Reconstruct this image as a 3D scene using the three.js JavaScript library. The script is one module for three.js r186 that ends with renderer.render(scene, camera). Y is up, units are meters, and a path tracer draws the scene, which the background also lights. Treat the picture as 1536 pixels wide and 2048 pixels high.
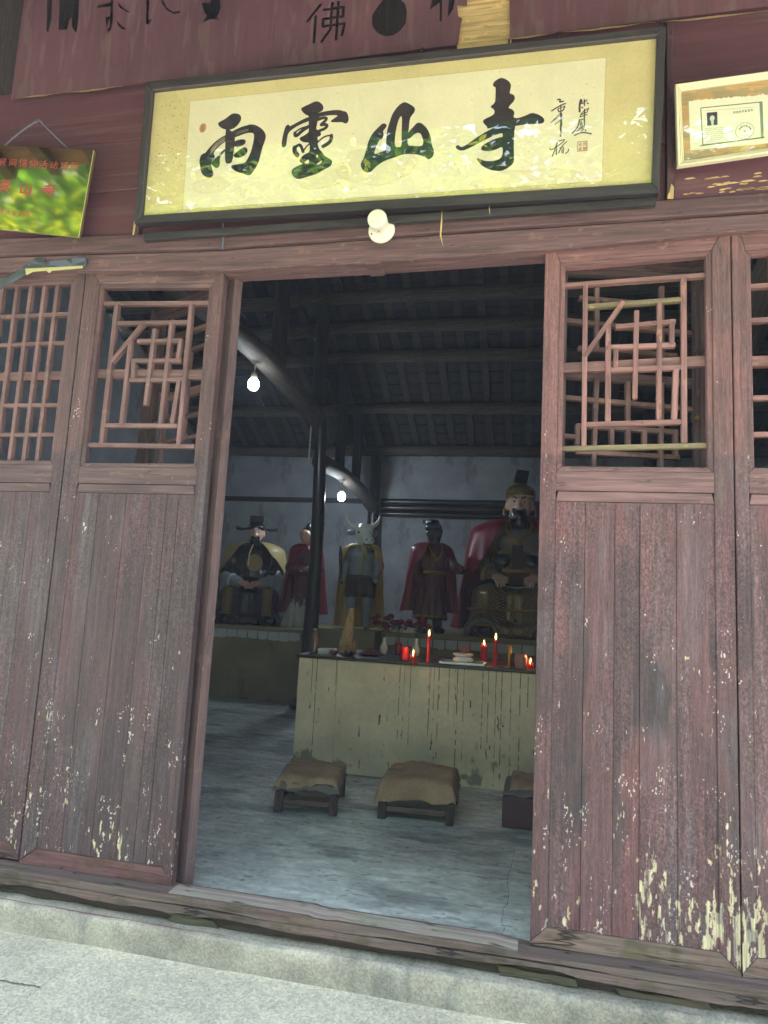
import * as THREE from 'three';
import { mergeGeometries } from 'three/addons/utils/BufferGeometryUtils.js';
import { RoundedBoxGeometry } from 'three/addons/geometries/RoundedBoxGeometry.js';

// ---------------------------------------------------------------- camera, sky, sun, exposure
const scene = new THREE.Scene();
const renderer = new THREE.WebGLRenderer();
renderer.toneMapping = THREE.LinearToneMapping;
renderer.toneMappingExposure = 4.0;
renderer.shadowMap.enabled = true;

const F = 1380;                                        // focal length in pixels of a 1536 x 2048 frame
const CAM = new THREE.Vector3(0, 1.41, 2.75);
const MX = [0.97622096, 0.02240142, -0.21561727], MY = [0.05166676, -0.99002633, 0.13106642], MZ = [-0.2105307, -0.13909003, -0.96764187];
const camera = new THREE.PerspectiveCamera(2 * Math.atan(1024 / F) * 180 / Math.PI, 0.75, 0.05, 400);
camera.matrixAutoUpdate = true;
camera.position.copy(CAM);
camera.quaternion.setFromRotationMatrix(new THREE.Matrix4().makeBasis(
  new THREE.Vector3(MX[0], MY[0], MZ[0]), new THREE.Vector3(-MX[1], -MY[1], -MZ[1]), new THREE.Vector3(-MX[2], -MY[2], -MZ[2])));
scene.add(camera);

const SUN_DIR = new THREE.Vector3(0.36, 1, -0.08).normalize();
{
  const w = 256, h = 128, data = new Float32Array(w * h * 4);
  for (let j = 0; j < h; j++) for (let i = 0; i < w; i++) {
    const el = ((j + 0.5) / h - 0.5) * Math.PI, e = Math.max(0, Math.sin(el));
    const t = Math.pow(e, 0.5), k = 4 * (j * w + i);
    data[k] = 1.12 - 0.52 * t; data[k + 1] = 1.16 - 0.36 * t; data[k + 2] = 1.22 - 0.14 * t; data[k + 3] = 1;
    if (el < 0) { data[k] = 0.5; data[k + 1] = 0.5; data[k + 2] = 0.48; }
  }
  const sky = new THREE.DataTexture(data, w, h, THREE.RGBAFormat, THREE.FloatType);
  sky.mapping = THREE.EquirectangularReflectionMapping; sky.magFilter = THREE.LinearFilter; sky.needsUpdate = true;
  scene.background = sky; scene.environment = sky;
}
const sun = new THREE.DirectionalLight(new THREE.Color(1, 0.95, 0.86), 5);
sun.position.copy(SUN_DIR).multiplyScalar(30); sun.target.position.set(0, 0, 0);
sun.castShadow = true; sun.shadow.mapSize.set(2048, 2048);
Object.assign(sun.shadow.camera, { left: -14, right: 14, top: 14, bottom: -14, near: 1, far: 70 });
scene.add(sun, sun.target);

scene.fog = new THREE.FogExp2(new THREE.Color(0.74, 0.84, 1.0), 0.0052);   // incense haze and bright damp air

// ---------------------------------------------------------------- helpers
function RNG(a) { return () => { a |= 0; a = a + 0x6D2B79F5 | 0; let t = Math.imul(a ^ a >>> 15, 1 | a); t = t + Math.imul(t ^ t >>> 7, 61 | t) ^ t; return ((t ^ t >>> 14) >>> 0) / 4294967296; }; }
const rnd = RNG(7);
const V = (x, y, z) => new THREE.Vector3(x, y, z);
const clamp = (x, a = 0, b = 1) => Math.min(b, Math.max(a, x));
const sstep = (a, b, x) => { const t = clamp((x - a) / (b - a)); return t * t * (3 - 2 * t); };
const mix = (a, b, t) => a + (b - a) * t;
const mixc = (a, b, t) => [mix(a[0], b[0], t), mix(a[1], b[1], t), mix(a[2], b[2], t)];
const PERM = new Float32Array(65536); { const r = RNG(99); for (let i = 0; i < 65536; i++) PERM[i] = r(); }
function vn(x, y, s = 0) {
  const xi = Math.floor(x), yi = Math.floor(y); let fx = x - xi, fy = y - yi;
  fx = fx * fx * (3 - 2 * fx); fy = fy * fy * (3 - 2 * fy);
  const X = Math.imul(xi + s * 37, 73856093), X1 = X + 73856093 | 0, Y = Math.imul(yi + s * 17, 19349663), Y1 = Y + 19349663 | 0;
  const a = PERM[(X ^ Y) & 65535], b = PERM[(X1 ^ Y) & 65535], c = PERM[(X ^ Y1) & 65535], d = PERM[(X1 ^ Y1) & 65535];
  return a + (b - a) * fx + (c - a) * fy + (a - b - c + d) * fx * fy;
}
function fbm(x, y, o = 4, s = 0) { let v = 0, a = 0.5, t = 0; for (let i = 0; i < o; i++) { v += a * vn(x, y, s + i); t += a; a *= 0.5; x *= 2.03; y *= 2.03; } return v / t; }
// pixel of the photograph -> point on the plane z (or on the level y): used to measure sizes
function rayOf(px, py) { const d = [px - 768, py - 1024, F]; const dot = (m) => m[0] * d[0] + m[1] * d[1] + m[2] * d[2]; return V(dot(MX), dot(MY), dot(MZ)); }
function at(px, py, z = 0) { const d = rayOf(px, py); return d.multiplyScalar((z - CAM.z) / d.z).add(CAM); }
function aty(px, py, y) { const d = rayOf(px, py); return d.multiplyScalar((y - CAM.y) / d.y).add(CAM); }
function onPlane(px, py, p0, n) { const d = rayOf(px, py); return d.multiplyScalar(p0.clone().sub(CAM).dot(n) / d.dot(n)).add(CAM); }

const used = new Map();
function numbered(n) { const k = used.get(n) ?? 0; used.set(n, k + 1); return k ? n + '_' + String(k).padStart(3, '0') : n; }
function prep(m) { m.castShadow = true; m.receiveShadow = true; return m; }
function thing(name, label, category, base = [0, 0, 0], group, kind) {
  const g = new THREE.Group(); g.name = numbered(name); g.position.set(...base); scene.add(g);
  if (kind) g.userData.kind = kind; else { g.userData.label = label; g.userData.category = category; }
  if (group) g.userData.group = group;
  return g;
}
// geometry given in world metres; the part is stored relative to its thing
function part(name, geo, mat, parent, label) {
  if (Array.isArray(geo)) geo = merge(geo);
  let o = parent, x = 0, y = 0, z = 0; while (o && o !== scene) { if (!o.userData.turned) { x += o.position.x; y += o.position.y; z += o.position.z; } o = o.parent; }
  geo.translate(-x, -y, -z);
  const m = prep(new THREE.Mesh(geo, mat)); m.name = name; parent.add(m); if (label) m.userData.label = label; return m;
}
function local(name, geo, mat, parent) { if (Array.isArray(geo)) geo = merge(geo); const m = prep(new THREE.Mesh(geo, mat)); m.name = name; parent.add(m); return m; }
function single(name, geo, mat, label, category, group) {
  if (Array.isArray(geo)) geo = merge(geo);
  geo.computeBoundingBox(); const b = geo.boundingBox, c = [(b.min.x + b.max.x) / 2, b.min.y, (b.min.z + b.max.z) / 2];
  geo.translate(-c[0], -c[1], -c[2]);
  const m = prep(new THREE.Mesh(geo, mat)); m.name = numbered(name); m.position.set(...c); m.userData.label = label; m.userData.category = category; if (group) m.userData.group = group; scene.add(m); return m;
}
function struct(name, geo, mat) { if (Array.isArray(geo)) geo = merge(geo); const m = prep(new THREE.Mesh(geo, mat)); m.name = numbered(name); m.userData.kind = 'structure'; scene.add(m); return m; }
function clean(g) { g = g.index ? g.toNonIndexed() : g; for (const k of Object.keys(g.attributes)) if (!['position', 'normal', 'uv'].includes(k)) g.deleteAttribute(k); return g; }
function merge(list) { return list.length === 1 ? list[0] : mergeGeometries(list.map(clean)); }
// uv in metres from the position; grain runs along v; turn = true lays the grain along x
let uvSeed = 0;
function uvm(g, turn = false, off = true) {
  g = g.index ? g.toNonIndexed() : g;
  const p = g.attributes.position, n = g.attributes.normal, u = new Float32Array(p.count * 2);
  const ox = off ? (uvSeed = (uvSeed + 0.377) % 7) : 0, oy = off ? (uvSeed * 1.7) % 5 : 0;
  for (let i = 0; i < p.count; i++) {
    const ax = Math.abs(n.getX(i)), ay = Math.abs(n.getY(i)), az = Math.abs(n.getZ(i)); let a, b;
    if (az >= ax && az >= ay) { a = p.getX(i); b = p.getY(i); } else if (ax >= ay) { a = p.getZ(i); b = p.getY(i); } else { a = turn ? p.getX(i) : p.getZ(i); b = turn ? p.getZ(i) : p.getX(i); }
    if (turn) { u[2 * i] = b + ox; u[2 * i + 1] = a + oy; } else { u[2 * i] = a + ox; u[2 * i + 1] = b + oy; }
  }
  g.setAttribute('uv', new THREE.BufferAttribute(u, 2)); return g;
}
function box(x0, x1, y0, y1, z0, z1, turn = false, r = 0.003) {
  const w = x1 - x0, h = y1 - y0, d = z1 - z0; r = Math.min(r, w * 0.3, h * 0.3, d * 0.3);
  const g = r > 0 ? new RoundedBoxGeometry(w, h, d, 1, r) : new THREE.BoxGeometry(w, h, d);
  g.translate((x0 + x1) / 2, (y0 + y1) / 2, (z0 + z1) / 2); return uvm(g, turn);
}
// polygon in x, y; its front face lies at z, it is t thick
function poly(pts, z, t, turn = false, bevel = 0.002, off = true) {
  const s = new THREE.Shape(pts.map((p) => new THREE.Vector2(p[0], p[1])));
  const g = new THREE.ExtrudeGeometry(s, { depth: t - 2 * bevel, bevelEnabled: bevel > 0, bevelThickness: bevel, bevelSize: bevel, bevelOffset: -bevel, bevelSegments: 1, curveSegments: 6 });
  g.translate(0, 0, z - t + bevel); return uvm(g, turn, off);
}
const ppoly = (px, z, t, turn, bevel) => poly(px.map((p) => { const q = at(p[0], p[1], z); return [q.x, q.y]; }), z, t, turn, bevel);
// straight bar between two points in the plane z, w wide
function bar(a, b, w, z, t) {
  const L = Math.hypot(b[0] - a[0], b[1] - a[1]), g = uvm(new RoundedBoxGeometry(w, L, t, 1, 0.002));
  g.rotateZ(-Math.atan2(b[0] - a[0], b[1] - a[1])); g.translate((a[0] + b[0]) / 2, (a[1] + b[1]) / 2, z - t / 2); return g;
}
function tube(pts, r, seg = 20, rad = 8) { return new THREE.TubeGeometry(new THREE.CatmullRomCurve3(pts.map((p) => p.isVector3 ? p : V(...p))), seg, r, rad, false); }
function lathe(prof, x, y, z, n = 20) { const g = new THREE.LatheGeometry(prof.map((p) => new THREE.Vector2(p[0], p[1])), n); g.translate(x, y, z); return g; }
// log of changing radius along points [x, y, z, r]
function log(pts, n = 14, rough = 0.03, seed = 1) {
  const c = new THREE.CatmullRomCurve3(pts.map((p) => V(p[0], p[1], p[2]))), S = 24, P = [], U = [], I = [];
  const fr = c.computeFrenetFrames(S), len = c.getLength();
  for (let i = 0; i <= S; i++) {
    const t = i / S, q = c.getPoint(t), k = t * (pts.length - 1), k0 = Math.min(pts.length - 2, Math.floor(k)), r0 = mix(pts[k0][3], pts[k0 + 1][3], k - k0);
    for (let j = 0; j <= n; j++) {
      const a = j / n * Math.PI * 2, r = r0 * (1 + rough * (vn(Math.cos(a) * 2 + 9, Math.sin(a) * 2 + t * 9, seed) - 0.5) * 2);
      P.push(q.x + r * (Math.cos(a) * fr.normals[i].x + Math.sin(a) * fr.binormals[i].x), q.y + r * (Math.cos(a) * fr.normals[i].y + Math.sin(a) * fr.binormals[i].y), q.z + r * (Math.cos(a) * fr.normals[i].z + Math.sin(a) * fr.binormals[i].z));
      U.push(j / n * 6.28 * r0, t * len);
    }
  }
  for (let i = 0; i < S; i++) for (let j = 0; j < n; j++) { const a = i * (n + 1) + j, b = a + n + 1; I.push(a, a + 1, b, b, a + 1, b + 1); }
  for (const [row, flip] of [[0, 0], [S, 1]]) { const q = c.getPoint(row / S), k = P.length / 3; P.push(q.x, q.y, q.z); U.push(0, 0); for (let j = 0; j < n; j++) { const a = row * (n + 1) + j; if (flip) I.push(k, a, a + 1); else I.push(k, a + 1, a); } }
  const g = new THREE.BufferGeometry(); g.setAttribute('position', new THREE.Float32BufferAttribute(P, 3)); g.setAttribute('uv', new THREE.Float32BufferAttribute(U, 2)); g.setIndex(I); g.computeVertexNormals(); return g;
}
// grid surface f(u, v) -> Vector3
function sheet(f, nu, nv) {
  const P = [], U = [], I = [];
  for (let j = 0; j <= nv; j++) for (let i = 0; i <= nu; i++) { const p = f(i / nu, j / nv); P.push(p.x, p.y, p.z); U.push(i / nu, j / nv); }
  for (let j = 0; j < nv; j++) for (let i = 0; i < nu; i++) { const a = j * (nu + 1) + i, b = a + nu + 1; I.push(a, a + 1, b, b, a + 1, b + 1); }
  const g = new THREE.BufferGeometry(); g.setAttribute('position', new THREE.Float32BufferAttribute(P, 3)); g.setAttribute('uv', new THREE.Float32BufferAttribute(U, 2)); g.setIndex(I); g.computeVertexNormals(); return g;
}
// smooth union of tapered capsules c, ellipsoids e and round boxes b, meshed with surface nets
function sdfGeo(prims, k, cell, fold) {   // fold = [depth, number of folds round the y axis, height where they end]
  const lo = [1e9, 1e9, 1e9], hi = [-1e9, -1e9, -1e9], ext = (x, y, z, r) => { [x, y, z].forEach((q, i) => { lo[i] = Math.min(lo[i], q - r); hi[i] = Math.max(hi[i], q + r); }); };
  for (const p of prims) {
    if (p.c) { ext(...p.c[0], p.c[2]); ext(...p.c[1], p.c[3] ?? p.c[2]); } else if (p.e) { const [c, r] = p.e; for (let i = 0; i < 3; i++) { lo[i] = Math.min(lo[i], c[i] - r[i]); hi[i] = Math.max(hi[i], c[i] + r[i]); } } else { const [c, h] = p.b; for (let i = 0; i < 3; i++) { lo[i] = Math.min(lo[i], c[i] - h[i]); hi[i] = Math.max(hi[i], c[i] + h[i]); } }
  }
  for (let i = 0; i < 3; i++) { lo[i] -= 3 * cell + k * 0.3; hi[i] += 3 * cell + k * 0.3; }
  const fs = (x, y, z) => {
    let d = 1e9;
    for (const p of prims) {
      let q;
      if (p.c) {
        const [a, b, ra] = p.c, rb = p.c[3] ?? ra, bx = b[0] - a[0], by = b[1] - a[1], bz = b[2] - a[2], t = clamp(((x - a[0]) * bx + (y - a[1]) * by + (z - a[2]) * bz) / (bx * bx + by * by + bz * bz + 1e-9));
        q = Math.hypot(x - a[0] - bx * t, y - a[1] - by * t, z - a[2] - bz * t) - mix(ra, rb, t);
      } else if (p.e) { const [c, r] = p.e, X = (x - c[0]) / r[0], Y = (y - c[1]) / r[1], Z = (z - c[2]) / r[2], l = Math.hypot(X, Y, Z), g = Math.hypot(X / r[0], Y / r[1], Z / r[2]) + 1e-9; q = l * (l - 1) / g; } else { const [c, h, r = 0.01] = p.b; const X = Math.abs(x - c[0]) - h[0] + r, Y = Math.abs(y - c[1]) - h[1] + r, Z = Math.abs(z - c[2]) - h[2] + r; q = Math.hypot(Math.max(X, 0), Math.max(Y, 0), Math.max(Z, 0)) + Math.min(Math.max(X, Y, Z), 0) - r; }
      if (p.cut) { d = Math.max(d, -q); continue; }
      const kk = p.k ?? k, m = Math.max(kk - Math.abs(d - q), 0); d = Math.min(d, q) - (kk > 0 ? m * m / (4 * kk) : 0);
    }
    if (fold) d += fold[0] * Math.sin(Math.atan2(x, z) * fold[1] + 1.3 * Math.sin(y * 7)) * (1 - sstep(fold[2] - 0.25, fold[2], y)) + fold[0] * 0.4 * Math.sin(Math.atan2(x, z) * fold[1] * 2.3 + 2);
    return d;
  };
  const N = lo.map((l, i) => Math.ceil((hi[i] - l) / cell) + 1), id = (i, j, l) => (l * N[1] + j) * N[0] + i, D = new Float32Array(N[0] * N[1] * N[2]);
  for (let l = 0; l < N[2]; l++) for (let j = 0; j < N[1]; j++) for (let i = 0; i < N[0]; i++) D[id(i, j, l)] = fs(lo[0] + i * cell, lo[1] + j * cell, lo[2] + l * cell);
  const vi = new Int32Array(D.length).fill(-1), P = [], I = [];
  for (let l = 0; l < N[2] - 1; l++) for (let j = 0; j < N[1] - 1; j++) for (let i = 0; i < N[0] - 1; i++) {
    let m = 0; const c = []; for (let q = 0; q < 8; q++) { const v = D[id(i + (q & 1), j + (q >> 1 & 1), l + (q >> 2))]; c.push(v); if (v < 0) m |= 1 << q; }
    if (m === 0 || m === 255) continue;
    let sx = 0, sy = 0, sz = 0, n = 0;
    for (let a = 0; a < 8; a++) for (const bit of [1, 2, 4]) { const b = a | bit; if (b === a || (c[a] < 0) === (c[b] < 0)) continue; const t = c[a] / (c[a] - c[b]); sx += (a & 1) + (bit === 1 ? t : 0); sy += (a >> 1 & 1) + (bit === 2 ? t : 0); sz += (a >> 2) + (bit === 4 ? t : 0); n++; }
    vi[id(i, j, l)] = P.length / 3; P.push(lo[0] + (i + sx / n) * cell, lo[1] + (j + sy / n) * cell, lo[2] + (l + sz / n) * cell);
  }
  for (let l = 1; l < N[2] - 1; l++) for (let j = 1; j < N[1] - 1; j++) for (let i = 1; i < N[0] - 1; i++) {
    const s = D[id(i, j, l)] < 0;
    for (const [ax, e1, e2] of [[[1, 0, 0], [0, 1, 0], [0, 0, 1]], [[0, 1, 0], [0, 0, 1], [1, 0, 0]], [[0, 0, 1], [1, 0, 0], [0, 1, 0]]]) {
      if (s === (D[id(i + ax[0], j + ax[1], l + ax[2])] < 0)) continue;
      const a = vi[id(i, j, l)], b = vi[id(i - e1[0], j - e1[1], l - e1[2])], c = vi[id(i - e1[0] - e2[0], j - e1[1] - e2[1], l - e1[2] - e2[2])], d = vi[id(i - e2[0], j - e2[1], l - e2[2])];
      if (s) I.push(a, b, c, a, c, d); else I.push(a, c, b, a, d, c);
    }
  }
  const Nn = new Float32Array(P.length), U = new Float32Array(P.length / 3 * 2), h = cell * 0.5;
  for (let i = 0; i < P.length; i += 3) {
    const x = P[i], y = P[i + 1], z = P[i + 2]; let a = fs(x + h, y, z) - fs(x - h, y, z), b = fs(x, y + h, z) - fs(x, y - h, z), c = fs(x, y, z + h) - fs(x, y, z - h); const L = Math.hypot(a, b, c) || 1;
    Nn[i] = a / L; Nn[i + 1] = b / L; Nn[i + 2] = c / L; U[i / 3 * 2] = x + z * 0.7; U[i / 3 * 2 + 1] = y;
  }
  const g = new THREE.BufferGeometry(); g.setAttribute('position', new THREE.Float32BufferAttribute(P, 3)); g.setAttribute('normal', new THREE.BufferAttribute(Nn, 3)); g.setAttribute('uv', new THREE.BufferAttribute(U, 2)); g.setIndex(I);
  return g;
}
// ---------------------------------------------------------------- textures (colour, grain, wear) and materials
function tex(w, h, fn, rep = true, bump = true) {
  const c = new Uint8Array(w * h * 4), b = bump ? new Uint8Array(w * h * 4) : null;
  for (let j = 0; j < h; j++) for (let i = 0; i < w; i++) {
    const r = fn((i + 0.5) / w, (j + 0.5) / h), k = 4 * (j * w + i);
    c[k] = clamp(r[0], 0, 255); c[k + 1] = clamp(r[1], 0, 255); c[k + 2] = clamp(r[2], 0, 255); c[k + 3] = 255;
    if (b) { b[k] = b[k + 1] = b[k + 2] = clamp(r[3], 0, 255); b[k + 3] = 255; }
  }
  const mk = (d, srgb) => { const t = new THREE.DataTexture(d, w, h); t.magFilter = THREE.LinearFilter; t.minFilter = THREE.LinearFilter; t.wrapS = t.wrapT = rep ? THREE.RepeatWrapping : THREE.ClampToEdgeWrapping; if (srgb) t.colorSpace = THREE.SRGBColorSpace; t.needsUpdate = true; return t; };
  return { map: mk(c, true), bumpMap: b ? mk(b, false) : null };
}
// periodic noise: px, py are whole numbers of cells
function pn(u, v, px, py, s) {
  const x = u * px, y = v * py, xi = Math.floor(x), yi = Math.floor(y); let fx = x - xi, fy = y - yi; fx = fx * fx * (3 - 2 * fx); fy = fy * fy * (3 - 2 * fy);
  const X = Math.imul(xi % px + s * 37, 73856093), X1 = Math.imul((xi + 1) % px + s * 37, 73856093), Y = Math.imul(yi % py + s * 17, 19349663), Y1 = Math.imul((yi + 1) % py + s * 17, 19349663);
  const a = PERM[(X ^ Y) & 65535], b = PERM[(X1 ^ Y) & 65535], c = PERM[(X ^ Y1) & 65535], d = PERM[(X1 ^ Y1) & 65535]; return a + (b - a) * fx + (c - a) * fy + (a - b - c + d) * fx * fy;
}
function pf(u, v, px, py, o, s) { let r = 0, a = 0.5, t = 0; for (let i = 0; i < o; i++) { r += a * pn(u, v, px, py, s + i); t += a; a *= 0.55; px *= 2; py *= 2; } return r / t; }
const std = (o) => new THREE.MeshStandardMaterial(o), phy = (o) => new THREE.MeshPhysicalMaterial(o);
const rgb = (r, g, b) => new THREE.Color().setRGB(r / 255, g / 255, b / 255, THREE.SRGBColorSpace);

// aged paint on wood, near white so that the material's colour tints it; grain along v, 1 m a side
const woodT = tex(1024, 1024, (u, v) => {
  const g = pf(u, v, 90, 5, 4, 3), f = pn(u, v, 400, 12, 9), w = pf(u, v, 6, 4, 4, 20), cr = Math.abs(pf(u, v, 26, 2, 3, 31) - 0.5), ck = (1 - sstep(0.0, 0.012, cr)) * sstep(0.45, 0.6, pn(u, v, 14, 7, 37));
  let k = 0.64 + 0.4 * g + 0.16 * (f - 0.5) + 0.22 * (w - 0.5); const grey = sstep(0.55, 0.75, pf(u, v, 30, 3, 4, 44));
  let c = [255 * k, 252 * k, 250 * k]; c = mixc(c, [215 * k, 222 * k, 226 * k], grey * 0.6);
  const chip = sstep(0.71, 0.74, pf(u, v, 44, 26, 4, 60) + 0.1 * (pn(u, v, 5, 5, 66) - 0.5)); c = mixc(c, [255, 250, 225], chip * 0.8);
  c = mixc(c, [80, 68, 66], ck * 0.42);
  return [...c, 128 + 60 * (g - 0.5) + 25 * (f - 0.5) - 50 * ck - 25 * chip];
});
// grey splintered wood for the threshold, grain along v
const rotT = tex(1024, 1024, (u, v) => {
  const g = pf(u, v, 70, 4, 5, 103), f = pn(u, v, 300, 14, 109), w = pf(u, v, 7, 5, 4, 120), ck = (1 - sstep(0.0, 0.02, Math.abs(pf(u, v, 18, 2, 4, 131) - 0.5))) * sstep(0.4, 0.55, pn(u, v, 12, 5, 137));
  let k = 0.6 + 0.36 * g + 0.1 * (f - 0.5); let c = mixc([225 * k, 208 * k, 208 * k], [218 * k, 214 * k, 206 * k], sstep(0.4, 0.62, w));
  const chip = sstep(0.64, 0.67, pf(u, v, 70, 18, 4, 160)) * sstep(0.45, 0.6, pn(u, v, 6, 5, 166)); c = mixc(c, [196 * k, 186 * k, 150 * k], chip * 0.8);
  const moss = sstep(0.6, 0.75, pf(u, v, 9, 7, 4, 177)); c = mixc(c, [150 * k, 158 * k, 120 * k], moss * 0.5);
  c = mixc(c, [60, 52, 48], ck * 0.8);
  return [...c, 128 + 70 * (g - 0.5) + 30 * (f - 0.5) - 100 * ck - 20 * chip];
});
// the vertical boards, stiles and bars of the doors: one sheet laid over the whole door front, x -2.9..1.5, y 0.18..2.96
const DX0 = -2.9, DW = 4.4, DY0 = 0.18, DH = 2.78;
const JOINTS = [-2.382, -2.297, -2.179, -2.066, -1.945, -1.804, -1.684, -1.602, -1.474, 0.073, 0.185, 0.295, 0.386, 0.515, 0.64, 0.78];
const doorT = tex(1900, 1200, (u, v) => {
  const x = DX0 + u * DW, y = DY0 + v * DH; let jd = 9, ji = 0;
  JOINTS.forEach((j, i) => { const d = Math.abs(x - j); if (d < jd) jd = d; if (x > j) ji = i + 1; });
  const right = x > -0.6, pt = PERM[(ji * 977 + 13) & 65535];
  const g = fbm(x * 95, y * 3, 4, 200), f = vn(x * 420, y * 14, 207), w = fbm(x * 5 + pt * 9, y * 2.2, 4, 210);
  const ck = (1 - sstep(0, 0.014, Math.abs(fbm(x * 34, y * 0.9, 3, 220) - 0.5))) * sstep(0.42, 0.56, fbm(x * 6, y * 2.5, 2, 226)) * 0.8;
  const line = sstep(2.015, 2.035, y + 0.012 * (vn(x * 30, 3, 230) - 0.5) + (right ? 0 : -0.005));
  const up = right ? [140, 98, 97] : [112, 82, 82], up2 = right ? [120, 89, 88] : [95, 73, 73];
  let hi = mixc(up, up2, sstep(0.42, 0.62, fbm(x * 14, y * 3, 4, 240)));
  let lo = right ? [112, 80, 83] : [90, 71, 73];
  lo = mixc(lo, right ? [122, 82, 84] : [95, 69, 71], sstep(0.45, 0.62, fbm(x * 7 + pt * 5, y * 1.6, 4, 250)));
  lo = mixc(lo, right ? [110, 93, 94] : [92, 82, 83], 0.5 * sstep(0.52, 0.68, fbm(x * 26, y * 1.4, 4, 260)));                         // bare grey wood where paint is gone
  lo = lo.map((q) => q * (0.98 + 0.05 * pt));
  const st = sstep(0.54, 0.66, fbm(x * 8 + pt * 3, y * 1.5 + 7, 4, 270)) * sstep(0.45, 0.65, y) * (1 - sstep(1.55, 1.75, y));
  lo = mixc(lo, [70, 58, 62], st * 0.55);                                                                      // damp stains
  const st2 = sstep(0.5, 0.6, fbm(x * 9, y * 2.2 + 31, 4, 276)) * sstep(0.34, 0.42, x) * (1 - sstep(0.62, 0.68, x)) * sstep(0.92, 1.05, y) * (1 - sstep(1.25, 1.5, y)); lo = mixc(lo, [58, 52, 56], st2 * 0.75);
  const st3 = sstep(0.44, 0.56, fbm(x * 11, y * 2.4 + 51, 4, 278)) * sstep(0.1, 0.16, x) * (1 - sstep(0.26, 0.31, x)) * sstep(0.62, 0.72, y) * (1 - sstep(0.88, 1.02, y)); lo = mixc(lo, [64, 57, 62], st3 * 0.7);
  const bl = sstep(0.6, 0.72, fbm(x * 16, y * 3, 4, 281)); lo = mixc(lo, [124, 122, 132], bl * 0.25);
  let c = mixc(lo, hi, line); const f2 = vn(x * 700, y * 60, 208), k = 0.7 + 0.3 * (g - 0.08) + 0.2 * (f - 0.5) + 0.2 * (f2 - 0.5) + 0.16 * (w - 0.5); c = c.map((q) => q * k);
  const sp = fbm(x * 230, y * 150, 2, 285); c = c.map((q) => q * (1 + 0.5 * (sp - 0.5) * (0.35 + 0.65 * (1 - line)) * (0.4 + sstep(0.4, 0.6, fbm(x * 9, y * 2, 3, 287)))));                 // blistered paint
  // flaked spots: bare yellow wood, thick near the foot of the doors
  let den = 0.13 * (1 - sstep(0.34, 0.85, y)) - 0.16 * sstep(0.7, 1.0, y); if (!right) den -= 0.05; if (right) den += 0.3 * sstep(0.36, 0.42, x) * (1 - sstep(0.36, 0.62, y)) - 0.05 * (1 - sstep(0.3, 0.4, x));
  den += 0.14 * Math.exp(-jd * 220) * (1 - sstep(0.7, 1.9, y));
  const ch = fbm(x * 90, y * 26, 5, 290) + 0.34 * (fbm(x * 15, y * 6, 2, 296) - 0.5) + den * 0.62; const chip = sstep(0.785, 0.815, ch);
  const pale = sstep(0.34, 0.42, fbm(x * 46, y * 10, 3, 300)), gk = 0.82 + 0.36 * vn(x * 300, y * 20, 302); c = mixc(c, mixc([140 * gk, 134 * gk, 120 * gk], [196 * gk, 184 * gk, 150 * gk], pale), chip * 0.94);
  const fl = sstep(0.9, 0.93, vn(x * 240, y * 110, 303) * 0.5 + fbm(x * 30, y * 10, 3, 305) * 0.62 + 0.06 * (1 - sstep(0.4, 1.5, y))); c = mixc(c, [215, 208, 195], fl * 0.8);
  c = mixc(c, [44, 36, 38], ck * 0.6);
  return [...c, 128 + 60 * (g - 0.5) + 30 * (f - 0.5) - 80 * ck - 45 * chip + 80 * (sp - 0.5) * (0.4 + 0.6 * (1 - line))];
}, false);
function uvDoor(g) {                     // the door sheet's coordinates, from the metres that uvm wrote with no offset
  const p = g.attributes.position, n = g.attributes.normal, u = g.attributes.uv;
  for (let i = 0; i < p.count; i++) { const s = Math.abs(n.getX(i)) > 0.7 ? p.getZ(i) : 0; u.setXY(i, (p.getX(i) + s - DX0) / DW, (p.getY(i) + (Math.abs(n.getY(i)) > 0.7 ? p.getZ(i) : 0) - DY0) / DH); }
  return g;
}
const plasterT = tex(640, 640, (u, v) => {
  const w = pf(u, v, 4, 4, 5, 401), f = pf(u, v, 60, 60, 3, 410), s = sstep(0.58, 0.75, pf(u, v, 9, 3, 5, 420)); const k = 0.86 + 0.2 * (w - 0.5) + 0.08 * (f - 0.5);
  const c = mixc([252 * k, 250 * k, 246 * k], [196 * k, 192 * k, 186 * k], s * 0.6); return [...c, 128 + 70 * (w - 0.5) + 50 * (f - 0.5)];
});
const groundT = tex(768, 768, (u, v) => {
  const w = pf(u, v, 4, 4, 5, 501), f = (pn(u, v, 330, 330, 510) + pn(u, v, 190, 190, 512)) / 2, p = pn(u, v, 160, 160, 520), sc = pf(u, v, 24, 30, 3, 525); let k = 0.86 + 0.2 * (w - 0.5) + 0.3 * (f - 0.5) + 0.1 * (sc - 0.5);
  let c = [246 * k, 246 * k, 232 * k]; c = mixc(c, [246, 240, 215], 0.3 * sstep(0.6, 0.75, pf(u, v, 7, 7, 4, 530))); c = mixc(c, [90, 88, 80], sstep(0.965, 0.98, p) * 0.8);
  return [...c, 128 + 60 * (w - 0.5) + 110 * (f - 0.5) + 30 * (sc - 0.5)];
});
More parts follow.
